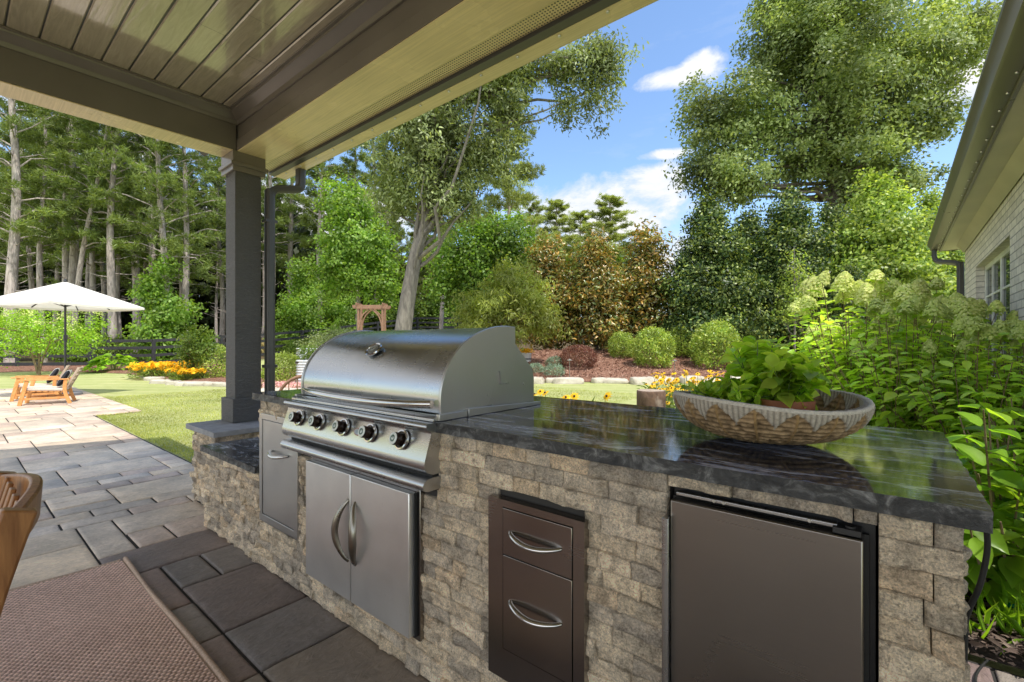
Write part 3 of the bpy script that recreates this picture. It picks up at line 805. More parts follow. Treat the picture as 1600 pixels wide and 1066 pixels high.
b = MB(); b.box(XW-.025, XW+.08, wy0-.03, wy1+.03, wz0-.07, wz0-.002); b.build('sill', M['cap_stone'], fr, bevel=.003)
b = MB(); b.box(.57, XW+.3, YA-.4, YB+.38, 2.722, 2.745); b.build('soffit', M['eave_beige'], hw, smooth=None)
b = MB(); b.prism([(.805, 2.60), (.805, 2.72), (.72, 2.72), (.75, 2.69), (.78, 2.65)], 'y', YA, YB+.02); b.build('frieze', M['eave_beige'], hw, smooth=25)
b = MB(); b.box(.545, .569, YA-.4, YB+.4, 2.715, 2.89); b.box(.5695, 6.4, YB+.376, YB+.40, 2.715, 2.89); b.build('fascia', M['gutter_taupe'], hw, bevel=.003)
def kgut(ya, yb): 
    b = MB(); b.prism([(x_-.05, z_) for x_, z_ in [(.594, 2.875), (.594, 2.735), (.51, 2.735), (.49, 2.745), (.475, 2.80), (.452, 2.83), (.452, 2.862), (.462, 2.87), (.47, 2.862), (.50, 2.80), (.51, 2.75), (.58, 2.75), (.58, 2.875)]], 'y', ya, yb)
    return b
gt = kgut(YA-.4, YB+.42).build('gutter', M['gutter_taupe'], hw, smooth=30)
for i in range(24):
    b = MB(); b.lathe([(0, .01), (.007, .007), (.009, 0)], (.525, YA+.1+.28*i, 2.7345), (0,0,-1), 10); b.build('screw', M['steel_bolt'], gt, smooth=50)
b = MB(); b.prism([(.48, 2.892), (.48, 2.93), (3.8, 4.4), (6.9, 2.93), (6.9, 2.892), (6.4, 2.75), (1.1, 2.75), (.57, 2.892)], 'y', YA-.45, YB+.45); b.build('roof', M['roof_shingle'], hw, smooth=None)
b = MB(); b.sweep(spline([(.485, YB+.30, 2.74), (.485, YB+.30, 2.62), (.53, YB+.28, 2.54), (.66, YB+.18, 2.50), (.755, YB+.10, 2.45), (.775, YB+.07, 2.34), (.775, YB+.07, 1.2), (.775, YB+.07, 0)], 7), sec, up=(0, 1, 0))
b.build('downspout', M['downspout_dark'], hw, smooth=40)

a_ = RAD(-.6); hw.location = (1.0*math.cos(a_)-8.5*math.sin(a_), 1.0*math.sin(a_)+8.5*math.cos(a_), 0); hw.rotation_euler = (0, 0, a_)
# ================================================================= foliage kit
T_RH = (np.array([(0,0,0),(.42,-.5,.06),(1,0,-.04),(.42,.5,.06)], float), [[(0,1,2,3)]])
T_LEAF = (np.array([(0,0,0),(.28,-.43,.09),(.30,0,0),(.28,.43,.09),(.62,-.40,.05),(.64,0,-.05),(.62,.40,.05),(1,0,-.20)], float),
          [[(0,2,1),(0,3,2),(4,5,7),(5,6,7)], [(1,2,5,4),(2,3,6,5)]])
_ts = [(.10,.26),(.26,.44),(.45,.50),(.64,.42),(.82,.24)]
_tv = [(0,0,0)] + [p for t_, w_ in _ts for p in ((t_,-w_,.10*w_-.22*t_*t_+.02),(t_,0,-.05-.22*t_*t_),(t_,w_,.10*w_-.22*t_*t_+.02))] + [(1,0,-.28)]
T_FINE = (np.array(_tv, float), [[(0,2,1),(0,3,2),(13,14,16),(14,15,16)], [(1+3*i+j,2+3*i+j,5+3*i+j,4+3*i+j) for i in range(4) for j in (0,1)]])
def nrm(a): return a/np.maximum(np.linalg.norm(a, axis=-1, keepdims=True), 1e-9)
def leaf_arrays(P, D, N, L, W, tmpl=T_RH):
    P = np.asarray(P, float); n = len(P)
    D = nrm(D); B = nrm(np.cross(N, D)); N = np.cross(D, B)
    L = np.broadcast_to(np.asarray(L, float), (n,)); W = np.broadcast_to(np.asarray(W, float), (n,))
    tv, tf = tmpl
    V = P[:,None,:] + D[:,None,:]*(tv[None,:,0,None]*L[:,None,None]) + B[:,None,:]*(tv[None,:,1,None]*W[:,None,None]) + N[:,None,:]*(tv[None,:,2,None]*L[:,None,None])
    k = len(tv); base = (np.arange(n)*k)[:,None,None]
    fs = [(np.array(grp)[None]+base).reshape(-1, len(grp[0])) for grp in tf]
    return V.reshape(-1,3), fs
def build_leaves(name, sets, mats, parent, smooth=False):
    """sets: list of (V, facesets) that share one mesh"""
    Vs = []; by = {}; n = 0
    for V, fs in sets:
        Vs.append(V)
        for f in fs: by.setdefault(f.shape[1], []).append(f+n)
        n += len(V)
    return np_mesh(name, np.concatenate(Vs), [np.concatenate(v) for v in by.values()], mats, parent, smooth=smooth)
def rdir(n, r=rng): return nrm(r.normal(size=(n,3)))

def leafmat(name, cols, trans=.32, rough=.45, cscale=.8, spec=.4, tcol=None, var=(.55, 1.32)):
    m = Mat(name); v = m.obj()
    ri = m.n('NewGeometry').outputs['Random Per Island']
    nz = m.noise(v, cscale, 3, .5)
    c = m.ramp(ri, [(i/max(1, len(cols)-1), k) for i, k in enumerate(cols)])
    c = m.mix(1, c, m.ramp(nz, [(.33, tuple(var[0]*q for q in (1.26,1.2,.92))), (.66, tuple(var[1]*q for q in (1.26,1.2,.92)))]), 'MULTIPLY')
    p = m.n('BsdfPrincipled', {'Base Color': c, 'Roughness': rough, 'Specular IOR Level': spec})
    tc = m.mix(1, c, tcol or (1.5, 1.45, .55), 'MULTIPLY')
    t = m.n('BsdfTranslucent', {'Color': tc})
    mx = m.n('MixShader', {0: min(.55, trans+.10), 1: p.outputs[0], 2: t.outputs[0]})
    M[name] = m.surface(mx.outputs[0]); return M[name]
leafmat('leaf_oak_grey', [(.12,.17,.08),(.19,.245,.125),(.32,.385,.24),(.15,.21,.08)], .26, cscale=.6, var=(.45, 1.35))
leafmat('leaf_big_oak', [(.115,.175,.075),(.18,.25,.11),(.33,.40,.25),(.21,.29,.11)], .26, cscale=.32, var=(.4, 1.35))
leafmat('leaf_holly', [(.016,.038,.016),(.032,.07,.023),(.10,.155,.05),(.30,.37,.13)], .18, .42, .9, .35)
leafmat('leaf_holly_bright', [(.09,.16,.04),(.18,.28,.07),(.30,.40,.12),(.40,.48,.17)], .32, .4, .9, .35)  # lighter leaf copy, sunlit look of the right hollies painted in
leafmat('leaf_magnolia', [(.08,.13,.035),(.12,.17,.05),(.34,.20,.055),(.18,.23,.07),(.42,.26,.08),(.15,.20,.06)], .16, .28, .7, .6, (1.3,1.1,.5))
leafmat('leaf_peach', [(.18,.24,.06),(.26,.32,.10),(.34,.38,.15)], .38)
leafmat('leaf_maple', [(.10,.20,.04),(.17,.30,.06),(.26,.38,.12)], .40, cscale=1.1)
leafmat('leaf_maple_deep', [(.07,.15,.025),(.12,.22,.045),(.19,.29,.07)], .38)
leafmat('leaf_shrub', [(.07,.13,.03),(.13,.21,.05),(.21,.29,.09)], .38)
leafmat('needle', [(.09,.145,.045),(.14,.20,.065),(.21,.275,.10)], .25, .5, .35)
leafmat('needle_pale', [(.17,.23,.08),(.24,.30,.12),(.33,.38,.18)], .28, .5, .35)
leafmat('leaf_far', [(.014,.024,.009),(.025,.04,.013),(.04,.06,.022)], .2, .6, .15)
leafmat('leaf_box', [(.12,.21,.045),(.25,.36,.085),(.46,.54,.18)], .25, .35, 2)
leafmat('leaf_box_lime', [(.16,.24,.06),(.26,.35,.10),(.34,.42,.15)], .3, .4, 2)
leafmat('leaf_barberry', [(.10,.035,.04),(.16,.075,.065),(.22,.13,.10)], .2, .4, 3, .4, (1.4,.9,.8))
leafmat('leaf_blue', [(.13,.21,.20),(.20,.29,.27),(.26,.36,.33)], .1, .6, 3)
leafmat('leaf_hydrangea', [(.24,.42,.07),(.36,.56,.10),(.50,.66,.16),(.29,.48,.085)], .45, .38, 1.5)
leafmat('leaf_fresh', [(.15,.30,.035),(.24,.42,.05),(.36,.54,.09)], .45, .33, 2.5)
leafmat('leaf_basil', [(.22,.40,.04),(.34,.54,.07),(.52,.68,.13)], .5, .35, 9)
leafmat('petal_cream', [(.50,.62,.24),(.62,.70,.34),(.76,.79,.50)], .3, .6, 2, .2, (1,1,.85), (.8,1.1))
leafmat('petal_lime', [(.38,.50,.17),(.48,.58,.25),(.60,.67,.36)], .3, .6, 2, .2, (1,1,.7), (.8,1.1))
leafmat('petal_yellow', [(.75,.42,.02),(.85,.55,.03),(.9,.65,.06)], .25, .5, 3, .2, (1,.9,.3), (.85,1.1))
leafmat('petal_pink', [(.62,.36,.46),(.72,.46,.55),(.80,.62,.66)], .25, .6, 3, .2, (1,.9,.9), (.85,1.1))
leafmat('straw', [(.42,.34,.20),(.52,.44,.28),(.34,.34,.15)], .25, .7, 1, .2, (1,1,.8))
leafmat('grass_blade', [(.25,.31,.085),(.36,.41,.13),(.46,.47,.20)], .3, .6, .6, .2, (1.2,1.2,.6))
leafmat('seed_dark', [(.05,.022,.012),(.07,.03,.015)], 0, .7, 4)

def bark(name, c1, c2, scale=(9, 9, 1.6), bumpd=.03):
    m = Mat(name); v = m.obj()
    n1 = m.noise(m.map(v, scale), 1.2, 7, .7, .8); n2 = m.noise(v, 1.3, 4, .6)
    c = m.ramp(n1, [(.32, c1), (.62, c2)])
    c = m.mix(.5, c, m.ramp(n2, [(.3, .7), (.7, 1.3)]), 'MULTIPLY')
    M[name] = m.pbr(c, .9, 0, m.bump(n1, .8, bumpd), .2); return M[name]
bark('bark_pine', (.18, .148, .132), (.52, .455, .42))
bark('bark_oak', (.09, .08, .072), (.26, .235, .205))
bark('bark_dark', (.06, .05, .042), (.17, .145, .125))
bark('bark_stem', (.13, .085, .05), (.30, .22, .14), (14, 14, 5), .004)

def in_blobs(blobs, n, r, power=.42):
    b = np.array(blobs, float); vol = (b[:,3]*b[:,4]*b[:,5])**.75
    k = r.choice(len(b), n, p=vol/vol.sum()); d = rdir(n, r); rad = r.random(n)**power
    return b[k,:3] + d*b[k,3:]*rad[:,None], d, k
def crown(blobs, nclump, per, rc, L, W, r, flat=.65, tmpl=T_RH, up=.45, power=.42, droop=0, lv=.3):
    C, d, k = in_blobs(blobs, nclump, r, power)
    cn = np.repeat(rdir(nclump, r), per, 0)
    P = np.repeat(C, per, 0); n = len(P)
    out = np.repeat(d, per, 0)
    P = P + np.clip(r.normal(size=(n,3)), -1.7, 1.7)*np.array([rc, rc, rc*flat])*(.6+.8*np.repeat(r.random(nclump), per)[:,None])
    N = nrm(out*.55 + cn*.5 + np.array([0,0,up]) + r.normal(size=(n,3))*.42)
    D = nrm(np.cross(N, rdir(n, r)) + np.array([0,0,-droop]))
    return leaf_arrays(P, D, N, L*(1-lv/2+lv*r.random(n)), W*(1-lv/2+lv*r.random(n)), tmpl), C
def limb_paths(b, trunk_pts, trunk_r, targets, r, r0=.12, r1=.02, n=7):
    T = np.array(trunk_pts, float)
    for c in targets:
        hi = T[-1,2]
        below = T[(T[:,2] < c[2]-.3) & (T[:,2] > .34*hi)]
        if not len(below): below = T[T[:,2] <= max(.36*hi, T[1,2])][-1:]
        far = math.hypot(c[0]-T[-1,0], c[1]-T[-1,1]) > .22*hi
        s = below[-1] if len(below) and (far or r.random() < .6) else (below[r.integers(len(below))] if len(below) else T[0])
        c = np.array(c); dv = c - s; L = np.linalg.norm(dv)
        mid = s + dv*.5 + np.array([0, 0, -.10*L if r.random() < .5 else .12*L]) + r.normal(size=3)*.05*L
        pts = []; 
        for i in range(n+1):
            f = i/n; pts.append(tuple((1-f)**2*s + 2*f*(1-f)*mid + f*f*c + (r.normal(size=3)*.02*L if 0 < i < n else 0)))
        b.tube(pts, [r0*(1-f/n)+r1*f/n for f in range(n+1)], 6)
def make_tree(name, label, cat, trunk, tr, blobs, nclump, per, rc, L, W, leaf, barkm, seed, nlimb=14, limb_r=.1, group=None, **kw):
    r = np.random.default_rng(seed)
    t = thing(name, label, cat, (0,0,0), group)
    (leaves, C) = crown(blobs, nclump, per, rc, L, W, r, **kw)
    b = MB(); pts = spline(trunk, 5); n = len(pts)
    b.tube(pts, [tr*(1+.35*max(0, 1-i/(n*.12)))*(1-.72*i/(n-1)) for i in range(n)], 12)
    limb_paths(b, pts, tr, C[r.choice(len(C), min(nlimb, len(C)), replace=False)], r, limb_r, .015)
    b.build('trunk', M[barkm], t, smooth=70)
    build_leaves('crown', [leaves], M[leaf], t)
    return t
def put(t, px, d, rz=None, scale=1, z=None, dz=0):
    x, y = at(px, d); t.location = (x, y, (gz(x, y) if z is None else z)+dz); t.rotation_euler = (0, 0, YAW if rz is None else rz)
    t.scale = (scale,)*3 if not isinstance(scale, tuple) else scale
    return t
def clone(t, px, d, rz, scale=1, label=None, group=None, dz=0, tilt=None):
    x, y = at(px, d); return copy_tree(t, (x, y, gz(x, y)+dz), rz, scale, label, group, tilt)

# ---------------------------------------------------------------- pines
def make_pine(label, h, z0, seed, leaf, spread=2.6, nb=44, lean=.0, group=None, dens=1.0, tr=.21):
    r = np.random.default_rng(seed)
    t = thing('pine_tree', label, 'tree', (0,0,0), group)
    ph = r.random()*6
    trunk = [(lean*z/h*1.0 + .10*math.sin(z*.5+ph), .09*math.cos(z*.43+ph), z) for z in np.linspace(-.3, h, 16)]
    b = MB(); b.tube(trunk, [tr*(1-.78*i/15) for i in range(16)], 9)
    Ps, Ds = [], []
    for i in range(nb):
        f = i/(nb-1); z = z0 + (h-z0)*f + r.normal()*.2
        L = spread*(1-.72*f**1.4)*(.6+.6*r.random())
        if f < .12: L *= .7
        a = i*2.4 + r.random(); rise = .10+.55*f+.15*r.normal()
        u = np.array([math.cos(a), math.sin(a), rise]); u /= np.linalg.norm(u)
        s0 = np.array([np.interp(z, [p[2] for p in trunk], [p[0] for p in trunk]), np.interp(z, [p[2] for p in trunk], [p[1] for p in trunk]), z])
        pts = [tuple(s0+u*L*k/4 + np.array([0,0,.12*L*math.sin(k*.8)])+r.normal(size=3)*.03*L*(k > 0)) for k in range(5)]
        b.tube(pts, [.045*(1-.75*k/4)*(1-.4*f) for k in range(5)], 5)
        nt_ = int((9+11*L/spread)*dens)
        q = .35+.68*r.random(nt_)**.8
        C = s0+u*L*q[:,None] + r.normal(size=(nt_,3))*np.array([.30,.30,.12])*L*.42
        Ps.append(C); Ds.append(np.tile(u, (nt_,1)))
    for i in range(7):      # dead snags below the crown
        z = r.uniform(h*.15, z0); a = r.random()*6.3; L = r.uniform(.5, 1.5)
        s0 = np.array([np.interp(z, [p[2] for p in trunk], [p[0] for p in trunk]), np.interp(z, [p[2] for p in trunk], [p[1] for p in trunk]), z])
        u = np.array([math.cos(a), math.sin(a), r.uniform(-.1,.5)])
        b.tube([tuple(s0), tuple(s0+u*L*.5), tuple(s0+u*L+np.array([0,0,.1]))], [.03,.02,.008], 4)
    b.build('trunk', M['bark_pine'], t, smooth=70)
    C = np.concatenate(Ps); U = np.concatenate(Ds); per = 22
    P = np.repeat(C, per, 0); n = len(P)
    D = nrm(np.repeat(U, per, 0)*.55 + rdir(n, r) + np.array([0,0,.25])); P = P + r.normal(size=(n,3))*.05
    build_leaves('crown', [leaf_arrays(P, D, rdir(n, r), .21+.12*r.random(n), .030+.018*r.random(n))], M[leaf], t)
    return t
G_P = 'pines standing in the wood behind the fence'
LP = 'tall pine with a bare grey trunk among others deep in the wood'
pines = [make_pine('thick straight grey pine trunk at the far left edge behind the umbrella', 18, 6.0, 1, 'needle', 3.0, 46, tr=.27),
         make_pine('thin pine with slightly bent trunk between the thick left pine and the twin pines', 16, 6.4, 2, 'needle', 2.2, 40, tr=.16),
         make_pine('straight pale pine above the right half of the umbrella', 19, 7.8, 3, 'needle', 2.8, 46, .5, tr=.22),
         make_pine('pine with dead branch stubs and green vine on its foot, left of the porch post', 17, 5.6, 4, 'needle', 3.0, 48, -.3, tr=.21),
         make_pine('pale green pine rising against the sky beside the hanging oak branch', 15.5, 3.0, 5, 'needle_pale', 3.3, 70, .2, dens=2.0)]
for p, (px, d) in zip(pines, [(20, 22.5), (66, 24.5), (171, 24.5), (258, 24.5), (792, 30)]): put(p, px, d)
pines[3].rotation_euler.z = 1.1
lab = [(97, 27, 2, 1.05, 'left trunk of the twin pines above the umbrella peak'), (113, 26, 0, 1.0, 'right trunk of the twin pines above the umbrella peak'),
       (145, 30, 3, 1.0, 'slim shaded pine just left of the straight pale pine'), (183, 31, 1, 1.05, 'slim pine just right of the straight pale pine'),
       (236, 30, 0, .95, 'dark shaded pine trunk left of the vine clad pine'), (291, 26, 3, .98, 'leaning pine with side stubs between vine clad pine and porch post'),
       (424, 32, 2, 1.05, 'brown pine trunk just right of the porch downspout'), (455, 35, 0, 1.0, 'grey pine above the black fence right of the downspout'),
       (500, 33, 1, 1.1, 'pale pine trunk left of the bright green maple'), (690, 34, 1, 1.1, 'thin grey pine trunk just right of the leaning oak trunk'),
       (868, 46, 4, (1.15,1.15,.78), 'distant pale pine above the left bronze magnolia'), (952, 50, 4, (1.5,1.5,.86), 'distant rounded pine against the clouds above the middle magnolia'), (905, 56, 4, (1.4,1.4,.82), 'farthest pale pine between the two pines above the magnolias')]
r = np.random.default_rng(8)
for px, d, k, s, l in lab: clone(pines[k], px, d, r.random()*6.3, s, l)
x, y = at(108, 25); copy_tree(pines[1], (x, y, gz(x, y)), .9, 1.0, 'leaning pine trunk crossing in front of the twin pines', tilt=(RAD(8), RAD(12)))
for i in range(30):
    px = r.uniform(-120, 640); d = r.uniform(31, 46)
    clone(pines[r.integers(4)], px, d, r.random()*6.3, r.uniform(.85, 1.15), LP, G_P)
for i in range(7):
    px = r.uniform(560, 840); d = r.uniform(38, 52)
    clone(pines[4 if r.random() < .6 else 2], px, d, r.random()*6.3, r.uniform(.6, .8), 'distant pine behind the oak above the arbor', 'distant pines behind the oak')

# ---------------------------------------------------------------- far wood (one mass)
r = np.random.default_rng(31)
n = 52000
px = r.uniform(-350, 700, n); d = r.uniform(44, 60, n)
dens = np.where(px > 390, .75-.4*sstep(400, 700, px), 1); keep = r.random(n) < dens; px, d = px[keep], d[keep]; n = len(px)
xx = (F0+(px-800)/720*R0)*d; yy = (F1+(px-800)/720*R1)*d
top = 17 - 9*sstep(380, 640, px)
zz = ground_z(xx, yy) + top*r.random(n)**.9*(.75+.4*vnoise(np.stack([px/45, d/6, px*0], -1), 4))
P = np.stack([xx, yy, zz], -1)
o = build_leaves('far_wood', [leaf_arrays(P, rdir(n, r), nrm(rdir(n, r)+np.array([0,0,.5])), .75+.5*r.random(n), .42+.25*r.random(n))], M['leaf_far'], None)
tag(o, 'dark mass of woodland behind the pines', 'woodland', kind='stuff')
n = 15000
px = r.uniform(400, 1020, n); d = r.uniform(52, 66, n)
xx = (F0+(px-800)/720*R0)*d; yy = (F1+(px-800)/720*R1)*d
zz = ground_z(xx, yy) + (5.5+3.5*vnoise(np.stack([px/28, px*0, px*0], -1), 9))*r.random(n)**.8
o = build_leaves('far_treeline', [leaf_arrays(np.stack([xx, yy, zz], -1), rdir(n, r), nrm(rdir(n, r)+np.array([0,0,.6])), .8+.5*r.random(n), .4+.2*r.random(n))], M['leaf_shrub'], None)
tag(o, 'low hazy treeline on the horizon behind the magnolias', 'treeline', kind='stuff')

# ---------------------------------------------------------------- single broadleaf trees
def L14(px, y, k=.0194, px0=640): return ((px-px0)*k, 1.2+(537-y)*k)
def blobs_of(lst, px0, dist):
    k = dist/720; out = []
    for px, y, rx, rz, *ry in lst: out.append(((px-px0)*k, (ry[1] if len(ry) > 1 else 0), 1.2+(537-y)*k, rx*k, (ry[0] if ry else rx)*k, rz*k))
    return out
bo = blobs_of([(675,225,100,85),(625,290,48,58),(720,120,120,85),(795,115,60,45),(880,100,70,42,50),(940,85,44,50,40),(925,165,20,48,20),(885,160,22,34,20),(760,240,62,56),(700,305,62,50),(800,168,40,24),(640,180,60,60), (955,140,16,40,16)], 632, 14)
oak = make_tree('willow_oak', 'grey green oak with leaning trunk behind the grill and a branch hanging into the sky', 'tree',
    [(-.25,0,-.1),(-.1,0,1.2),(.10,0,2.6),(.35,.02,4.0),(.62,.05,5.0),(.9,.1,7.0),(1.3,.1,9.0)], .31, bo, 1150, 52, .215, .15, .05, 'leaf_oak_grey', 'bark_oak', 41, 80, .07, droop=.4, power=.75)
put(oak, 632, 14, z=-.05)
bo = blobs_of([(1300,120,150,150),(1150,215,85,70),(1235,75,78,88),(1320,-60,140,110),(1430,115,95,85),(1490,75,58,60),(1290,262,105,50),(1108,285,50,42),(1415,215,66,50),(1090,190,34,40),(1533,70,22,30),(1380,300,80,50),(1150,305,70,35),(1330,325,60,30)], 1305, 26)
big = make_tree('oak_tree', 'huge spreading oak towering over the hollies on the right', 'tree',
    [(-.2,0,-.5),(-.1,0,4),(.0,0,8),(-.1,.1,12),(.2,.1,17),(.3,0,22)], .48, bo, 1420, 112, .43, .225, .115, 'leaf_big_oak', 'bark_dark', 42, 90, .13, power=.62)
put(big, 1305, 26)
bo = blobs_of([(560,400,58,70),(540,335,40,40),(590,455,40,45),(520,440,36,46)], 560, 24)
mp = make_tree('maple_tree', 'bright green bushy maple left of the leaning oak trunk', 'tree', [(0,0,-.3),(0,.05,2),(.1,0,5),(0,0,8)], .14, bo, 620, 30, .28, .17, .12, 'leaf_maple', 'bark_oak', 43, 14, .05)
put(mp, 560, 24)
bo = blobs_of([(735,410,52,62),(790,390,46,48),(700,440,36,50),(760,470,50,36)], 745, 22)
mp2 = make_tree('maple_tree', 'deep green maple behind the yellow green shrub right of the oak trunk', 'tree', [(0,0,-.3),(0,.05,2),(.1,0,4),(0,0,6)], .13, bo, 560, 30, .28, .16, .11, 'leaf_maple_deep', 'bark_dark', 44, 12, .05)
put(mp2, 745, 22)
bo = blobs_of([(790,480,62,52),(830,470,40,50),(745,490,42,44),(800,430,30,22),(850,500,30,40), (770,525,60,25)], 790, 16.5)
pe = make_tree('willowy_shrub', 'yellow green narrow leaved shrub right behind the grill hood', 'shrub', [(0,0,-.1),(0,.05,.6),(.1,0,1.4),(0,0,2.4)], .06, bo, 430, 34, .16, .19, .042, 'leaf_peach', 'bark_stem', 45, 16, .03, droop=.5)
put(pe, 790, 16.5, z=.1)
# magnolias
bo = [(0,0,1.6,1.5,1.5,1.3),(.1,0,3.0,1.35,1.35,1.2),(-.1,.1,4.3,.85,.85,.9),(.05,0,5.1,.4,.4,.5)]
mg = make_tree('magnolia_tree', 'bronze leaved magnolia, middle of three behind the path bed', 'tree', [(0,0,-.2),(0,.05,2),(.05,0,5)], .10, bo, 520, 17, .20, .20, .085, 'leaf_magnolia', 'bark_dark', 46, 16, .04, tmpl=T_LEAF)
put(mg, 932, 20, dz=.25)
clone(mg, 860, 21, 2.2, 1.02, 'bronze leaved magnolia, left of three, beside the yellow green shrub', dz=.2); clone(mg, 1008, 20.5, 4.1, 1.08, 'bronze leaved magnolia, right of three, next to the dark hollies', dz=.25)
# hollies
def holly_blobs(s): return [(0,0,1.3,1.75*s,1.75*s,1.3),(0,.1,3.0,1.6*s,1.6*s,1.4),(.05,0,4.6,1.15*s,1.15*s,1.2),(0,0,5.9,.65*s,.65*s,1.0),(0,0,6.8,.28*s,.28*s,.6)]
h1 = make_tree('holly_tree', 'dense dark holly nearest the bronze magnolias', 'tree', [(0,0,-.2),(0,.03,3),(0,0,6.8)], .12, holly_blobs(1.35), 1700, 30, .20, .15, .085, 'leaf_holly', 'bark_dark', 47, 16, .04, up=.3)
put(h1, 1108, 19, scale=.93, dz=.3)
h2 = make_tree('holly_tree', 'tall dark holly in front of the oak trunk with bright new tips', 'tree', [(0,0,-.2),(.05,.03,3),(0,0,6.8)], .12, holly_blobs(1.35), 1700, 30, .20, .15, .085, 'leaf_holly', 'bark_dark', 48, 16, .04, up=.3)
put(h2, 1232, 19.5, dz=.3, scale=1.0)
h3 = make_tree('holly_tree', 'broad yellow green holly below the right side of the oak', 'tree', [(0,0,-.2),(.05,.03,3),(0,0,6.8)], .12, holly_blobs(1.4), 1700, 30, .20, .15, .088, 'leaf_holly_bright', 'bark_dark', 49, 16, .04, up=.35)
put(h3, 1372, 18.5, scale=1.06, dz=.2)
clone(h1, 1170, 21, 2.0, .9, 'dark shaded holly between the two tallest dark hollies', dz=.3); clone(h2, 1300, 21, 3.1, .95, 'dark holly half hidden between the tall holly and the yellow green holly', dz=.3)
clone(h3, 1452, 19.5, 2.5, 1.0, 'yellow green holly beside the brick wing eaves')
clone(h1, 1330, 16.5, 5.0, (.55,.55,.5), 'low dark holly bush behind the hydrangeas at the bed end', dz=.2)
bo = [(0,0,2.0,.55,.55,.6),(0,0,3.0,.5,.5,.5),(0,0,3.8,.3,.3,.4),(.3,0,2.4,.4,.4,.3)]
sp_ = make_tree('holly_sapling', 'young thin holly with pale straight stem in front of the dark hollies', 'tree', [(0,0,-.1),(.02,0,2),(0,0,4.2)], .045, bo, 90, 22, .17, .10, .055, 'leaf_holly_bright', 'bark_oak', 50, 10, .02)
put(sp_, 1241, 16.0, dz=.25)

# ---------------------------------------------------------------- undergrowth
sh = [make_tree('wood_shrub', 'bright green vine mound climbing the pine left of the porch post', 'shrub', [(0,0,-.1),(0,0,1),(0,0,2.5)], .04,
        [(0,0,1.0,1.3,1.3,1.0),(.4,0,2.2,1.0,1.0,.9),(-.3,.2,3.2,.8,.8,.8),(.2,0,4.2,.5,.5,.6)], 330, 26, .22, .15, .10, 'leaf_maple', 'bark_stem', 51, 8, .02),
      make_tree('wood_shrub', 'green shrub at the wood edge behind the umbrella', 'shrub', [(0,0,-.1),(0,0,.6),(0,0,1.4)], .04,
        [(0,0,.7,1.3,1.1,.7),(.8,0,1.0,.8,.8,.7),(-.7,.2,.9,.8,.8,.6)], 230, 26, .2, .13, .085, 'leaf_shrub', 'bark_stem', 52, 8, .02)]
put(sh[0], 250, 24.0, rz=1.0, scale=(1.15,1.15,1.2)); put(sh[1], 130, 23.6)
r = np.random.default_rng(77)
for i in range(14):
    px = r.uniform(-60, 620); d = r.uniform(25.5, 37)
    if 330 < px < 412: continue
    clone(sh[1] if r.random() < .6 else sh[0], px, d, r.random()*6.3, r.uniform(.4, .8), 'leafy undergrowth shrub among the pine trunks', 'undergrowth shrubs in the wood')
for px, d, k, s, l in ((470, 29, 0, 1.25, 'tall bright shrub behind the black fence right of the downspout'), (530, 33, 0, 1.2, 'bright shrub behind the fence left of the arbor'), (610, 37, 1, 1.7, 'green shrub seen through the wooden arbor'),
                       (655, 40, 1, 1.9, 'green shrub behind the foot of the oak trunk'), (700, 40, 0, 1.2, 'bright shrub behind the dark fence right of the oak trunk'), (445, 29, 1, .7, 'low shrub at the fence right of the downspout')):
    clone(sh[k], px, d, r.random()*6, s, l)
# dry grass in the clearing
n = 16000
px = r.uniform(405, 560, n); d = r.uniform(29.5, 40, n); x = (F0+(px-800)/720*R0)*d; y = (F1+(px-800)/720*R1)*d
D = nrm(r.normal(size=(n,3))*.25+np.array([0,0,1]))
o = build_leaves('dry_grass', [leaf_arrays(np.stack([x, y, ground_z(x, y)-.05], -1), D, rdir(n, r), .7+.6*r.random(n), .05)], M['straw'], None)
tag(o, 'tall dry grass in the clearing behind the fence', 'grass', kind='stuff')
# short lawn blades near the paving
n = 90000
l_ = r.random(n)
x = -4.3 - 9.5*r.random(n); y = 1.6 + 9*r.random(n)**1.4
k = ~((x < -10.4) & (y < 2.22)); x, y = x[k], y[k]; n = len(x)
D = nrm(r.normal(size=(n,3))*.5+np.array([0,0,1]))
o = build_leaves('lawn_grass', [leaf_arrays(np.stack([x, y, ground_z(x, y)], -1), D, rdir(n, r), .018+.018*r.random(n), .007)], M['grass_blade'], None)
tag(o, 'short mown grass beside the paving', 'grass', kind='stuff')
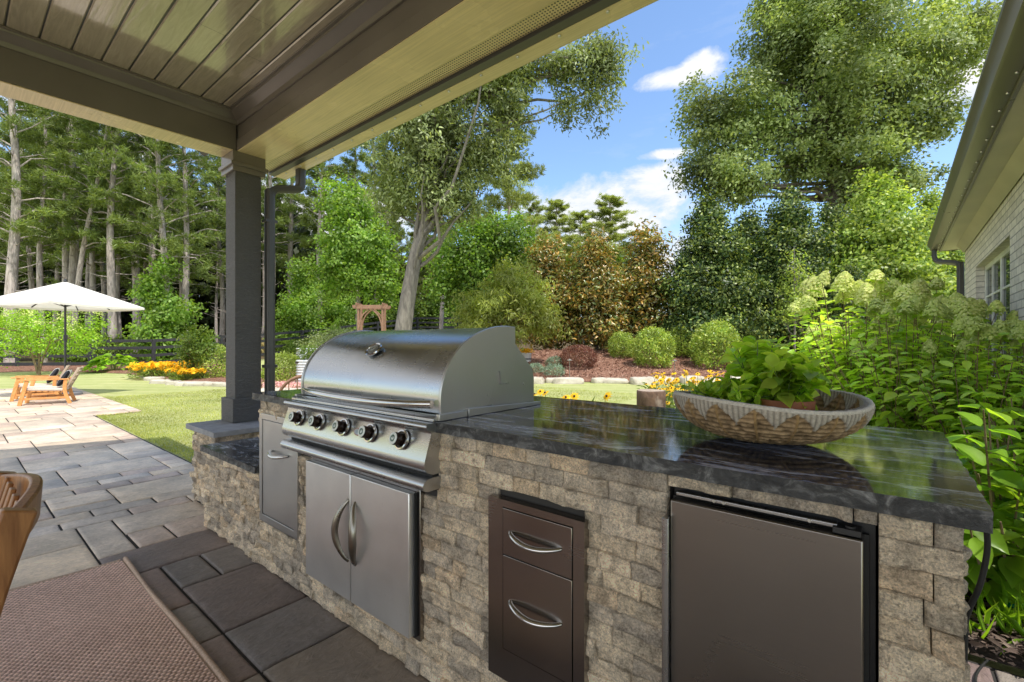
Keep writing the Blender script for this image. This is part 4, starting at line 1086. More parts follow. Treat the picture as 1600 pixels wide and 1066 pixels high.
# ================================================================= beds and edging
m = Mat('mulch'); v = m.obj()
vo = m.n('TexVoronoi', {'Vector': m.map(v, (1, 1, 1)), 'Scale': 26.0, 'Randomness': 1.0})
n1 = m.noise(v, 3, 5, .6); n2 = m.noise(v, 30, 5, .7)
c = m.ramp(m.n('SeparateColor', {0: vo.outputs['Color']}).outputs[0], [(.0, (.16, .075, .05)), (.4, (.30, .155, .105)), (.75, (.40, .235, .165)), (1, (.20, .10, .07))])
c = m.mix(.7, c, m.ramp(n2, [(.3, .5), (.7, 1.35)]), 'MULTIPLY')
M['mulch'] = m.pbr(c, .95, 0, m.bump(m.math('MULTIPLY_ADD', n2, .5, vo.outputs['Distance']), 1, .05), .1)
simple('mulch_dark', (.045, .03, .024), .95, nscale=30, var=.5, bump=.02, bscale=40)
def polar_bed(name, px0, px1, fd, bd, zf, mat=None, step=8, rows=40, kind='structure'):
    pxs = np.arange(px0, px1+step, step, dtype=float); f = np.linspace(0, 1, rows)
    PX, Fm = np.meshgrid(pxs, f, indexing='ij')
    d0 = np.array([fd(p) for p in pxs])[:,None]; d1 = np.array([bd(p) for p in pxs])[:,None]
    D = d0+(d1-d0)*Fm
    X = (F0+(PX-800)/720*R0)*D; Y = (F1+(PX-800)/720*R1)*D
    edge = np.minimum(np.minimum(Fm, 1-Fm)*rows/3, 1); edge = np.minimum(edge, np.minimum(PX-px0, px1-PX)/20); edge = np.clip(edge, 0, 1)
    Z = np.maximum(ground_z(X, Y), zf(PX, D)) + .012 + edge*(.035+.05*fbm(np.stack([X*2.5, Y*2.5, X*0], -1), 3, 4))
    idx = np.arange(X.size).reshape(X.shape); q = np.stack([idx[:-1,:-1], idx[1:,:-1], idx[1:,1:], idx[:-1,1:]], -1).reshape(-1, 4)
    return tag(np_mesh(name, np.stack([X, Y, Z], -1).reshape(-1, 3), [q], mat or M['mulch'], smooth=True), kind=kind)
berm = lambda px, d: np.clip((d-14.35)*.165, 0, .85)
def bz(px, d):
    x, y = at(px, d); return max(gz(x, y), float(berm(px, d)))+.04
polar_bed('mulch_bed', 690, 1560, lambda p: 14.3+.5*math.sin(p/60)*.3+(.9 if p > 1250 else 0)*((p-1250)/200 if p > 1250 else 0), lambda p: 23.5, berm)
polar_bed('mulch_bed', -120, 366, lambda p: 17.6+1.2*math.sin((p+40)/70)-.9*(1 if p > 280 else max(0, (p-200)/80))*3.4, lambda p: 22.6, lambda px, d: -9)
polar_bed('mulch_bed', 405, 560, lambda p: 11.6, lambda p: 18, lambda px, d: -9)
# near bed beside the wing
X, Y = np.meshgrid(np.arange(-.55, 1.0, .04), np.arange(2.47, 10.9, .05), indexing='ij')
Z = .012+.06*fbm(np.stack([X*4, Y*4, X*0], -1), 4, 3)*np.clip((Y-2.46)/.12, .1, 1)
idx = np.arange(X.size).reshape(X.shape); q = np.stack([idx[:-1,:-1], idx[1:,:-1], idx[1:,1:], idx[:-1,1:]], -1).reshape(-1, 4)
tag(np_mesh('shaded_bed', np.stack([X, Y, Z], -1).reshape(-1, 3), [q], M['mulch_dark'], smooth=True), kind='structure')
r = np.random.default_rng(12)
m = Mat('bark_chip'); ri = m.n('NewGeometry').outputs['Random Per Island']
M['bark_chip'] = m.pbr(m.ramp(ri, [(0, (.035, .022, .017)), (.5, (.10, .065, .05)), (.8, (.17, .12, .095)), (1, (.26, .20, .165))]), .85)
n = 6000; x = r.uniform(-.1, 1.0, n); y = 2.47+r.random(n)**1.5*3.0; N = nrm(r.normal(size=(n,3))*.45+np.array([0,0,1]))
z = .03+.06*fbm(np.stack([x*4, y*4, x*0], -1), 4, 3)
o = build_leaves('bark_mulch', [leaf_arrays(np.stack([x, y, z+.008], -1), nrm(np.cross(N, rdir(n, r))), N, .03+.04*r.random(n), .010+.012*r.random(n), T_LEAF)], M['bark_chip'], None)
tag(o, 'dark shredded bark mulch beside the counter end', 'mulch', kind='stuff')
n = 9000; px = r.uniform(800, 1345, n); d = 14.7+r.random(n)*5.5
x = (F0+(px-800)/720*R0)*d; y = (F1+(px-800)/720*R1)*d
z = np.maximum(ground_z(x, y), berm(px, d))+.075; N = nrm(r.normal(size=(n,3))*.5+np.array([0,0,1]))
m = Mat('red_chip'); ri = m.n('NewGeometry').outputs['Random Per Island']
M['red_chip'] = m.pbr(m.ramp(ri, [(0, (.17, .08, .055)), (.5, (.33, .18, .125)), (1, (.48, .31, .23))]), .9)
o = build_leaves('bark_mulch', [leaf_arrays(np.stack([x, y, z], -1), nrm(np.cross(N, rdir(n, r))), N, .07+.08*r.random(n), .03+.02*r.random(n))], M['red_chip'], None)
tag(o, 'reddish bark mulch between the boxwoods', 'mulch', kind='stuff')

# stones
m = Mat('field_stone'); v = m.obj(); n1 = m.noise(v, 6, 7, .65); n2 = m.noise(v, 1.2, 3, .5)
c = m.ramp(m.math('MULTIPLY_ADD', n2, .5, m.math('MULTIPLY', n1, .5)), [(.3, (.26, .22, .17)), (.5, (.48, .43, .35)), (.7, (.62, .58, .50))])
M['field_stone'] = m.pbr(c, .85, 0, m.bump(n1, .8, .03))
def rock_mesh(seed, sx, sy, sz):
    r = np.random.default_rng(seed); nu, nv_ = 22, 13
    U, W = np.meshgrid(np.linspace(0, 2*PI, nu, endpoint=False), np.linspace(-PI/2, PI/2, nv_), indexing='ij')
    d = np.stack([np.cos(W)*np.cos(U), np.cos(W)*np.sin(U), np.sin(W)], -1)
    q = np.sign(d)*np.abs(d)**.55; q = q/np.maximum(np.abs(q).max(-1, keepdims=True), .01)*.75+d*.3
    q = q*(1+.42*(fbm(d*1.8+seed*3.1, 4, seed)[..., None]-.5)) + .06*(fbm(d*6+seed, 3, seed)[..., None]-.5)
    P = q*np.array([sx, sy, sz]); P[..., 2] += sz*.55
    idx = np.arange(nu*nv_).reshape(nu, nv_); i2 = np.roll(idx, -1, 0)
    F_ = np.stack([idx[:,:-1], i2[:,:-1], i2[:,1:], idx[:,1:]], -1).reshape(-1, 4)
    return P.reshape(-1, 3), F_
def stones(prefix_label, group, spots, seed):
    r = np.random.default_rng(seed)
    for i, (px, d, w, h, z) in enumerate(spots):
        P, Fq = rock_mesh(seed*50+i, w/2, w*.32, h*.62)
        x, y = at(px, d); a = YAW+r.normal()*.15; c_, s_ = math.cos(a), math.sin(a)
        P = np.stack([P[:,0]*c_-P[:,1]*s_+x, P[:,0]*s_+P[:,1]*c_+y, P[:,2]+z-.04], -1)
        o = np_mesh('edging_stone', P, [Fq], M['field_stone'], None, (x, y, z), smooth=True)
        tag(o, prefix_label, 'stone', group)
spots = []; px = 700
r = np.random.default_rng(3)
while px < 1360:
    w = r.uniform(.45, .95); d = 14.15+.1*r.normal()+(.6 if px > 1270 else 0)
    spots.append((px, d, w, r.uniform(.17, .28), -.02)); px += w*720/14.2*.98+r.uniform(0, 5)
stones('pale flat fieldstone edging the red mulch bed beyond the lawn', 'fieldstones edging the mulch bed', spots, 4)
stones('pale fieldstone edging the yellow flower bed on the left lawn', 'fieldstones edging the left flower bed',
    [(p, dd, .38+.25*(k % 3)*.6, .16, gz(*at(p, dd))) for k, (p, dd) in enumerate([(232, 15.6), (242, 14.9), (256, 14.2), (272, 13.7), (292, 13.5), (310, 13.4), (330, 13.3), (350, 13.2), (428, 11.5), (446, 11.5), (466, 11.4), (488, 11.4)])], 5)

# path lights
def path_light(px, d, h, label):
    x, y = at(px, d); z = bz(px, d)
    t = thing('path_light', label, 'path light', (x, y, z))
    b = MB(); b.tube([(x, y, z-.1), (x, y, z+h-.03)], .011, 8); b.build('stake', simple('bronze_light', (.28, .25, .21), .45, .6) if 'bronze_light' not in M else M['bronze_light'], t, smooth=60)
    b = MB(); b.lathe([(.018, -.05), (.02, -.01), (.09, -.02), (.092, -.012), (.05, .012), (.012, .035), (0, .05)], (x, y, z+h), (0,0,1), 20); b.build('shade', M['bronze_light'], t, smooth=40)
path_light(890, 14.6, .60, 'small metal path light left, in the mulch before the purple bush'); path_light(1054, 14.9, .52, 'small metal path light in front of the round boxwoods')
path_light(1263, 15.2, .66, 'small metal path light just above the terracotta pot plants'); path_light(1302, 15.6, .62, 'small metal path light right beside the hydrangeas')

# ================================================================= clipped shrubs
def ball(name, label, cat, rx, rz, n, L, W, mat, seed, rough=.08, tmpl=T_RH):
    r = np.random.default_rng(seed); t = thing(name, label, cat)
    d = rdir(n, r); d = d[d[:,2] > -.72]; n = len(d)
    rad = (1+rough*2.4*(fbm(d*2.6+seed, 3, seed)-.5))*(1-.22*r.random(n)**2.2+rough*r.normal(size=n)*.45)
    P = d*rad[:,None]*np.array([rx, rx, rz])+np.array([0,0,rz*.78])
    N = nrm(d*.7+r.normal(size=(n,3))*.55+np.array([0,0,.25])); D = nrm(np.cross(N, rdir(n, r))+d*.45+np.array([0,0,.3]))
    b = MB()
    for i in range(6):
        a = i*1.05; b.tube([(0,0,-.1), (math.cos(a)*rx*.3, math.sin(a)*rx*.3, rz*.6), (math.cos(a)*rx*.6, math.sin(a)*rx*.6, rz*1.2)], [.025,.018,.006], 5)
    b.build('stems', M['bark_stem'], t)
    build_leaves('foliage', [leaf_arrays(P, D, N, L*(.7+.6*r.random(n)), W*(.7+.6*r.random(n)), tmpl)], M[mat], t)
    return t
bx = ball('boxwood', 'largest round clipped boxwood at the right of the four', 'shrub', .80, .88, 7800, .085, .048, 'leaf_box', 1, .15)
def putb(t, px, d, s=1, sink=0): 
    x, y = at(px, d); t.location = (x, y, bz(px, d)-sink); t.scale = (s if isinstance(s, tuple) else (s,)*3); t.rotation_euler = (0,0,px*.37)
putb(bx, 1118, 16.3)
for px, d, s, l in ((1020, 16.4, .86, 'round clipped boxwood with its shadow on the mulch, second from the left'), (972, 18.0, .62, 'smallest clipped boxwood at the left of the four'), (1063, 18.2, .74, 'round boxwood partly hidden between the two largest ones')):
    c = copy_tree(bx, (0,0,0), 0, 1, l); putb(c, px, d, s)
bb = ball('barberry_bush', 'low rounded purple brown bush left of the boxwoods', 'shrub', .62, .44, 5200, .05, .035, 'leaf_barberry', 2); putb(bb, 904, 16.2)
ju = ball('dwarf_juniper', 'small blue green cushion plant nearest the tub', 'plant', .30, .17, 1300, .06, .018, 'leaf_blue', 3, .2); putb(ju, 836, 15.4)
for px, d, l in ((868, 16.4, 'small blue green cushion plant farthest back by the purple bush'), (866, 15.0, 'small blue green cushion plant in front near the stones')):
    c = copy_tree(ju, (0,0,0), 0, 1, l); putb(c, px, d, 1.1)
lb = ball('boxwood', 'lime green round boxwood between downspout and ribbed metal planter', 'shrub', .55, .52, 6000, .06, .035, 'leaf_box_lime', 4, .12); put(lb, 445, 13.3)
gb = ball('boxwood', 'green clipped bush close beside the porch post, left side', 'shrub', .58, .62, 5000, .06, .035, 'leaf_box', 5, .12); put(gb, 338, 15.4)
vb = make_tree('climbing_shrub', 'tall leafy climber on sticks beside the yellow flowers', 'shrub', [(0,0,-.1),(0,0,.6),(0,0,1.2)], .03,
     [(0,0,1.05,.5,.5,.5),(.1,0,1.45,.4,.4,.3),(-.1,0,.75,.35,.35,.4),(.3,0,1.1,.3,.3,.4)], 150, 24, .10, .085, .05, 'leaf_shrub', 'bark_stem', 53, 18, .012); put(vb, 304, 15.0)

# crape myrtle with white blossom behind the umbrella
cm = make_tree('crape_myrtle', 'multi stem crape myrtle with white blossom behind the umbrella', 'tree', [(0,0,-.1),(.05,0,.8),(.0,0,1.7)], .06,
     blobs_of([(60,525,72,34),(15,535,50,36),(110,530,46,30),(60,500,50,22),(0,505,40,22),(145,515,28,26)], 60, 17.3), 330, 24, .17, .09, .05, 'leaf_fresh', 'bark_stem', 54, 12, .03)
b = MB()
for a in (0, 1.6, 3.3, 4.8): b.tube(spline([(0,0,-.1),(math.cos(a)*.2,math.sin(a)*.2,.7),(math.cos(a)*.6,math.sin(a)*.5,1.5)],4), .03, 6)
b.build('stems', M['bark_stem'], cm)
r = np.random.default_rng(9); C, dd, _ = in_blobs(blobs_of([(60,505,75,34),(130,505,35,24),(10,500,40,26)], 60, 17.3), 26, r, .2)
P = np.repeat(C, 60, 0)+r.normal(size=(26*60,3))*np.array([.10,.10,.07]); build_leaves('blossom', [leaf_arrays(P, rdir(len(P), r), rdir(len(P), r), .05, .04)], M['petal_cream'], cm)
put(cm, 60, 17.3)

# hosta and flower drifts
def rosette(name, label, cat, px, d, n, L, W, mat, seed, spread=.6, hgt=.5, tmpl=T_LEAF, z=None):
    r = np.random.default_rng(seed); t = thing(name, label, cat)
    a = r.random(n)*2*PI; q = r.random(n)**.6; el = 1.2-1.0*q
    D = np.stack([np.cos(a)*np.cos(el), np.sin(a)*np.cos(el), np.sin(el)], -1)
    P = np.stack([np.cos(a)*q*spread, np.sin(a)*q*spread, hgt*(1-.75*q*q)*(.75+.3*r.random(n))], -1)
    N = nrm(np.cross(np.cross(D, [0,0,1]), D)+r.normal(size=(n,3))*.2)
    build_leaves('foliage', [leaf_arrays(P, nrm(D*[1,1,.3]+[0,0,-.15]), N, L*(.7+.5*r.random(n)), W*(.7+.5*r.random(n)), tmpl)], M[mat], t)
    b = MB()
    for i in range(0, n, max(1, n//40)): b.tube([(P[i,0]*.15, P[i,1]*.15, -.03), tuple(P[i]*[.6,.6,.7]), tuple(P[i])], .007, 4)
    b.build('stems', M['bark_stem'] if 'green_stem' not in M else M['green_stem'], t)
    return put(t, px, d, z=z)
simple('green_stem', (.12, .19, .05), .5)
rosette('hosta', 'large leaved hosta in the mulch by the black fence', 'plant', 178, 18.6, 170, .34, .22, 'leaf_fresh', 21, .75, .62)
def daisy_clump(name, label, px, d, nfl, rad, h, fs, seed, petal='petal_yellow', dark=True, z=None, leafy=240):
    r = np.random.default_rng(seed); t = thing(name, label, 'flowers')
    a = r.random(nfl)*2*PI; q = rad*r.random(nfl)**.5
    H = np.stack([np.cos(a)*q, np.sin(a)*q, h*(.62+.42*r.random(nfl))], -1)
    b = MB()
    for p in H: b.tube([(p[0]*.55, p[1]*.55, -.02), (p[0]*.85, p[1]*.85, p[2]*.6), tuple(p)], .0035, 4)
    b.build('stems', M['green_stem'], t)
    n = leafy; la = r.random(n)*2*PI; lq = rad*1.05*r.random(n)**.5
    P = np.stack([np.cos(la)*lq, np.sin(la)*lq, h*.72*r.random(n)], -1); D = nrm(rdir(n, r)*[1,1,.4]+[0,0,.5])
    build_leaves('foliage', [leaf_arrays(P, D, nrm(rdir(n, r)*.5+[0,0,1]), .10+.06*r.random(n), .028, T_LEAF)], M['leaf_shrub'], t)
    Nf = nrm(np.array([-.1,-.45,.9])+r.normal(size=(nfl,3))*.35); k = 11
    u = nrm(np.cross(Nf, rdir(nfl, r))); w_ = np.cross(Nf, u); ang = np.linspace(0, 2*PI, k, endpoint=False)
    D = (u[:,None]*np.cos(ang)[None,:,None]+w_[:,None]*np.sin(ang)[None,:,None]-.18*Nf[:,None]).reshape(-1, 3)
    build_leaves('petals', [leaf_arrays(np.repeat(H, k, 0)+D*fs*.12, D, np.repeat(Nf, k, 0), fs*(.85+.3*r.random(nfl*k)), fs*.42)], M[petal], t)
    if dark:
        b = MB()
        for p, nn in zip(H, Nf): b.lathe([(fs*.24, 0), (fs*.22, fs*.16), (fs*.10, fs*.30), (0, fs*.33)], tuple(p), tuple(nn), 7)
        b.build('seed_heads', M['seed_dark'], t, smooth=60)
    x, y = at(px, d); t.location = (x, y, gz(x, y) if z is None else z); return t
daisy_clump('black_eyed_susans', 'black eyed susans in bloom behind the woven bowl', 1092, 6.6, 110, .75, .80, .042, 31, leafy=700)
daisy_clump('black_eyed_susans', 'black eyed susans beside the log, left of the woven bowl', 1062, 6.0, 34, .38, .66, .040, 36, leafy=240)
daisy_clump('black_eyed_susans', 'loose yellow flowers behind the right end of the grill', 872, 5.0, 26, .55, .68, .055, 32, leafy=260)
daisy_clump('yellow_flowers', 'dense yellow flower drift on the left lawn edge', 258, 15.8, 420, 1.0, .50, .075, 33, dark=False, leafy=900)
daisy_clump('yellow_flowers', 'smaller yellow flower patch below the leafy climber', 292, 14.6, 130, .55, .42, .07, 34, dark=False, leafy=500)
n = 7000; r = np.random.default_rng(35); px = r.uniform(412, 500, n); d = r.uniform(11.6, 13.2, n)
x = (F0+(px-800)/720*R0)*d; y = (F1+(px-800)/720*R1)*d
z = ground_z(x, y)+.05+.12*r.random(n)
lo = r.random(n) < .45
P = np.stack([x, y, z], -1)
o = build_leaves('pink_groundcover', [leaf_arrays(P, rdir(n, r), nrm(rdir(n, r)+[0,0,1]), .055, .045)], M['petal_pink'], None); tag(o, 'pink flowering groundcover beyond the grill', 'flowers', kind='stuff')
P2 = P[lo]-[0,0,.04]; o = build_leaves('groundcover_leaves', [leaf_arrays(P2, rdir(len(P2), r), nrm(rdir(len(P2), r)+[0,0,1]), .08, .035)], M['leaf_shrub'], None); tag(o, 'green leaves under the pink groundcover', 'leaves', kind='stuff')

# ================================================================= hydrangeas by the wing
def hydrangea(name, label, h, spread, nst, seed, leaf, L, W, flowers=0, fl='petal_cream', pairs=9, fsize=.11, bare=0, lean=None):
    r = np.random.default_rng(seed); t = thing(name, label, 'shrub')
    b = MB(); Ps, Ds, Ns, Ls = [], [], [], []; tips = []
    for i in range(nst):
        a = r.random()*2*PI; q = spread*(r.random()**.55); hh = h*(1-.30*(q/spread)**2)*(.62+.42*r.random())
        e = np.array([math.cos(a)*q, math.sin(a)*q, hh]); s0 = np.array([math.cos(a)*q*.18, math.sin(a)*q*.18, -.03])
        if lean is not None: e[:2] += np.array(lean)*hh
        mid = s0*.5+e*.5+np.array([math.cos(a), math.sin(a), 0])*(-.10*q)+r.normal(size=3)*.04
        pts = [tuple((1-f)**2*s0+2*f*(1-f)*mid+f*f*e) for f in np.linspace(0, 1, 7)]
        b.tube(pts, [.0075-.0045*k/6 for k in range(7)], 5); tips.append(e)
        p7 = np.array(pts)
        for k in range(pairs):
            f = .30+.70*k/(pairs-1) if r.random() > .1 else .5; i0 = min(5, int(f*6)); pt = p7[i0]+(p7[i0+1]-p7[i0])*(f*6-i0)
            ax = nrm(p7[i0+1]-p7[i0]); side = nrm(np.cross(ax, rdir(1, r)[0])); 
            for sg in (-1, 1):
                D = nrm(side*sg+ax*.35+[0,0,-.1+.25*r.normal()]); Ps.append(pt+D*.02); Ds.append(D); Ns.append(nrm(np.array([0,0,1])+.35*ax+r.normal(size=3)*.3)); Ls.append(L*(.55+.6*r.random())*(1.1-.35*f))
    for i in range(bare):
        a = r.random()*2*PI; q = spread*r.uniform(.3, 1); b.tube([(0,0,0), (math.cos(a)*q*.6, math.sin(a)*q*.6, h*.4), (math.cos(a)*q, math.sin(a)*q, h*r.uniform(.5,.8))], [.007,.006,.003], 5)
    b.build('stems', M['bark_stem'], t, smooth=60)
    Ls = np.array(Ls); build_leaves('foliage', [leaf_arrays(np.array(Ps), np.array(Ds), np.array(Ns), Ls, Ls*W/L, T_FINE)], M[leaf], t, True)
    if flowers:
        tips = sorted(tips, key=lambda e: -e[2])[:flowers]; fs = []
        for e in tips:
            s = fsize*(.7+.6*r.random()); n = int(300*(s/.11)**1.5); z = r.random(n); rad = s*.62*np.sqrt(np.clip(1-z**1.6, 0, 1))*(.75+.25*r.random(n)); aa = r.random(n)*2*PI
            ax = nrm(np.array([r.normal()*.25, r.normal()*.25, 1])); u = nrm(np.cross(ax, [1,.2,0])); w_ = np.cross(ax, u)
            P = e+ax*(z*s*1.05)[:,None]+u*(np.cos(aa)*rad)[:,None]+w_*(np.sin(aa)*rad)[:,None]
            O = nrm(u*np.cos(aa)[:,None]+w_*np.sin(aa)[:,None]+ax*.5); fs.append(leaf_arrays(P, nrm(np.cross(O, rdir(n, r))), nrm(O+r.normal(size=(n,3))*.3), .028, .026))
        build_leaves('flower_heads', fs, M[fl], t)
    return t
GH = 'panicle hydrangeas along the brick wing'
hA = hydrangea('hydrangea', 'hydrangea with the largest cream flower cones, left end of the row', 1.80, .80, 70, 61, 'leaf_hydrangea', .155, .092, 15, 'petal_cream', 13, .14)
hB = hydrangea('hydrangea', 'tall hydrangea with lime flower heads in front of the wing window', 1.72, .70, 60, 62, 'leaf_hydrangea', .16, .094, 10, 'petal_lime', 13, .11)
put(hA, 1335, 4.7, rz=.3, z=0, scale=1.03); put(hB, 1530, 3.35, rz=1.3, z=0, scale=.77)
for src, px, d, rz, s, l in ((hA, 1415, 5.3, 2.1, 1.02, 'hydrangea with cream cones just left of the wing downspout'), (hA, 1465, 4.4, 4.0, .88, 'hydrangea below the wing downspout, full of cream and green'),
                              (hB, 1420, 3.9, .4, .88, 'lower lime hydrangea in front of the cream one'), (hB, 1610, 3.2, 5.0, .76, 'lime hydrangea cut by the right edge of the view'),
                              (hA, 1296, 5.9, 2.9, .80, 'low hydrangea leaning over the lawn at the left end'), (hA, 1500, 6.2, 1.0, .84, 'hydrangea farthest back along the brick wall'), (hB, 1372, 4.15, 3.7, .68, 'small hydrangea low behind the woven bowl')):
    x, y = at(px, d); copy_tree(src, (x, y, 0), rz, s, l)
fA = hydrangea('mophead_shrub', 'fresh green large leaved shrub close behind the counter end', 1.0, .52, 44, 63, 'leaf_fresh', .165, .10, 0, pairs=8, bare=8)
put(fA, 1572, 2.12, rz=.5, z=0)
x, y = at(1630, 2.55); copy_tree(fA, (x, y, 0), 2.6, .95, 'fresh green large leaved shrub cut by the right edge')
x, y = at(1500, 2.75); copy_tree(fA, (x, y, 0), 4.4, .66, 'small fresh green leafy shrub between counter and hydrangeas')
# stray grass blades at the bed
n = 60; r = np.random.default_rng(5); x = .40+.12*r.normal(size=n)*.6; y = 2.75+.14*r.normal(size=n)
t = thing('grass_tuft', 'small striped grass tuft in the mulch by the green cover', 'plant', (0,0,0))
build_leaves('foliage', [leaf_arrays(np.stack([x, y, 0*x+.03], -1), nrm(r.normal(size=(n,3))*.6+[0,0,.8]), rdir(n, r), .14+.10*r.random(n), .010, T_LEAF)], M['leaf_fresh'], t)

# ================================================================= black rail fence
fp = [(-110,20.6),(27,21.2),(141,21.6),(240,22.3),(346,23.5),(420,25),(472,27),(530,30),(590,33),(652,36),(716,36),(790,35),(880,32),(980,29),(1080,27),(1180,26)]
ft = thing('rail_fence', 'black four board rail fence running along the wood edge', 'fence', (*at(141, 21.6), 0))
pp = [at(*p) for p in fp]; pz = [gz(*p)-(.12 if i < 4 else 0) for i, p in enumerate(pp)]
for (x, y), z in zip(pp, pz):
    b = MB(); b.box(x-.07, x+.07, y-.07, y+.07, z-.3, z+1.42); b.build('post', M['fence_black'], ft, smooth=None)
for i in range(len(pp)-1):
    mids = 2 if i not in (0,) else 2
    for h in (.28, .64, 1.0, 1.34):
        b = MB(); b.bar((*pp[i], pz[i]+h), (*pp[i+1], pz[i+1]+h), .04, .14); b.build('rail', M['fence_black'], ft, smooth=None)

# ================================================================= umbrella and lounge chairs
ux, uy = at(102, 10.7)
t = thing('patio_umbrella', 'open white square patio umbrella on a dark pole', 'umbrella', (ux, uy, 0))
b = MB(); b.tube([(ux, uy, .03), (ux, uy, 2.70)], .022, 12); pl = b.build('pole', simple('umbrella_pole', (.06, .06, .065), .4, .5), t, smooth=60)
b = MB(); b.box(ux-.03, ux+.05, uy-.035, uy+.035, 1.28, 1.40); b.build('crank', M['umbrella_pole'], pl, bevel=.008)
b = MB(); b.lathe([(.30, 0), (.30, .05), (.26, .075), (.04, .09), (.035, .25), (0, .25)], (ux, uy, .004), (0,0,1), 36); b.build('base', simple('base_grey', (.16, .16, .17), .6), t, smooth=40)
hs_ = 1.02; V = []; Fc = []; n = 20
m = Mat('canvas_white'); cc = m.ramp(m.noise(m.obj(), 2, 3), [(.3, (.80, .78, .73)), (.7, (.86, .84, .80))])
M['canvas_white'] = m.surface(m.n('MixShader', {0: .30, 1: m.n('BsdfDiffuse', {'Color': cc}).outputs[0], 2: m.n('BsdfTranslucent', {'Color': cc}).outputs[0]}).outputs[0])
g_ = np.linspace(-1, 1, 2*n+1); U, W = np.meshgrid(g_, g_, indexing='ij'); rr = np.maximum(abs(U), abs(W)); mn = np.minimum(abs(U), abs(W))
Zc = 2.64-.55*rr-.025*(1-(mn/np.maximum(rr, 1e-6))**2)*rr*1.2
ca, sa = math.cos(.50), math.sin(.50)
P = np.stack([ux+(U*ca-W*sa)*hs_, uy+(U*sa+W*ca)*hs_, Zc], -1)
idx = np.arange(U.size).reshape(U.shape); q = np.stack([idx[:-1,:-1], idx[1:,:-1], idx[1:,1:], idx[:-1,1:]], -1).reshape(-1, 4)
ring = np.concatenate([idx[:,0], idx[-1,1:], idx[::-1,-1][1:], idx[0,::-1][1:-1]]); Pr = P.reshape(-1,3); lowr = Pr[ring]-[0,0,.05]
si = np.arange(len(ring))+len(Pr); q2 = np.stack([ring, np.roll(ring,-1), np.roll(si,-1), si], -1)
can = np_mesh('canopy', np.concatenate([Pr, lowr]), [np.concatenate([q, q2])], M['canvas_white'], t, smooth=True)
can.data.set_sharp_from_angle(angle=RAD(30))
for a in range(8):
    u, w_ = [(1,1),(1,0),(1,-1),(0,-1),(-1,-1),(-1,0),(-1,1),(0,1)][a]
    e = (ux+(u*ca-w_*sa)*hs_*.97, uy+(u*sa+w_*ca)*hs_*.97, 2.64-.55*.97-.05); b = MB(); b.bar((ux, uy, 2.58), e, .018, .02)
    mid = tuple(.5*p+.5*q_ for p, q_ in zip((ux, uy, 2.58), e)); b.bar((ux, uy, 2.05), mid, .014, .014); b.build('rib', M['umbrella_pole'], t)
b = MB(); b.lathe([(.03, 0), (.035, .03), (.01, .07), (0, .09)], (ux, uy, 2.63), (0,0,1), 14); b.build('finial', M['umbrella_pole'], t, smooth=50)

m = Mat('stripe_fabric'); v = m.obj(); sp = m.n('SeparateXYZ', {0: v})
fr = m.math('FRACT', m.math('MULTIPLY', sp.outputs[0], 6.2)); s = m.math('GREATER_THAN', fr, .46)
M['stripe_fabric'] = m.pbr(m.mix(s, (.012, .014, .02), (.78, .76, .72)), .85)
simple('seat_linen', (.62, .52, .44), .9, nscale=60, var=.15, bump=.002)
def lounge(label):
    t = thing('lounge_chair', label, 'chair')     # faces -y, 0.66 wide, 0.78 deep
    W_ = M['teak_light']
    for sx in (-.34, .34):
        b = MB(); b.bar((sx, -.46, 0), (sx, -.33, .60), .045, .075, (0,1,0)); b.build('leg', W_, t, bevel=.004)
        b = MB(); b.sweep(spline([(sx, .44, 0), (sx, .37, .2), (sx, .34, .38), (sx, .36, .60)], 5), [(-.0225,-.036),(.0225,-.036),(.0225,.036),(-.0225,.036)], up=(0,1,0)); b.build('leg', W_, t, bevel=.003)
        b = MB(); b.box(sx-.04, sx+.04, -.47, .42, .602, .632); b.build('armrest', W_, t, bevel=.006)
        b = MB(); b.bar((sx, -.43, .155), (sx, .385, .155), .03, .05); b.build('stretcher', W_, t, bevel=.003)
    b = MB(); b.bar((-.34, -.10, .155), (.34, -.10, .155), .04, .03); b.build('stretcher', W_, t, bevel=.003)
    b = MB()
    for i in range(7): b.box(-.315, .315, -.38+i*.108, -.30+i*.108, .33-.008*i, .348-.008*i)
    b.build('seat_slats', W_, t, bevel=.003)
    b = MB(); b.hexa([(-.30,-.42,.352),(.30,-.42,.352),(.30,.34,.305),(-.30,.34,.305),(-.30,-.42,.43),(.30,-.42,.43),(.30,.34,.39),(-.30,.34,.39)]); b.build('seat_cushion', M['seat_linen'], t, bevel=.03, seg=3)
    for sx in (-.29, .29):
        b = MB(); b.bar((sx, .33, .33), (sx, .60, .90), .04, .05, (0,1,0)); b.build('back_post', M['teak_grey'], t, bevel=.004)
    for i in range(5):
        f = .25+.17*i; y = .33+.27*f; z = .33+.57*f; b = MB(); b.bar((-.27, y, z), (.27, y, z), .018, .06, (0, .43, .9)); b.build('back_slat', M['teak_grey'], t, bevel=.003)
    return t
wood('teak_grey', (.30, .22, .16), (.48, .38, .29), .6, (5, 5, 5))
def cushion(label):
    t = thing('striped_cushion', label, 'cushion')
    n = 14; g_ = np.linspace(-1, 1, n); U, W = np.meshgrid(g_, g_, indexing='ij'); th = .065*((1-U**4)*(1-W**4))**.55
    pin = 1-.05*(abs(U)*abs(W))**2
    A = np.stack([U*.235*pin, W*.235*pin, th], -1).reshape(-1,3); B = A*[1,1,-1]
    idx = np.arange(n*n).reshape(n, n); q = np.stack([idx[:-1,:-1], idx[1:,:-1], idx[1:,1:], idx[:-1,1:]], -1).reshape(-1,4)
    np_mesh('cover', np.concatenate([A, B]), [np.concatenate([q, q[:,::-1]+n*n])], M['stripe_fabric'], t, smooth=True)
    return t
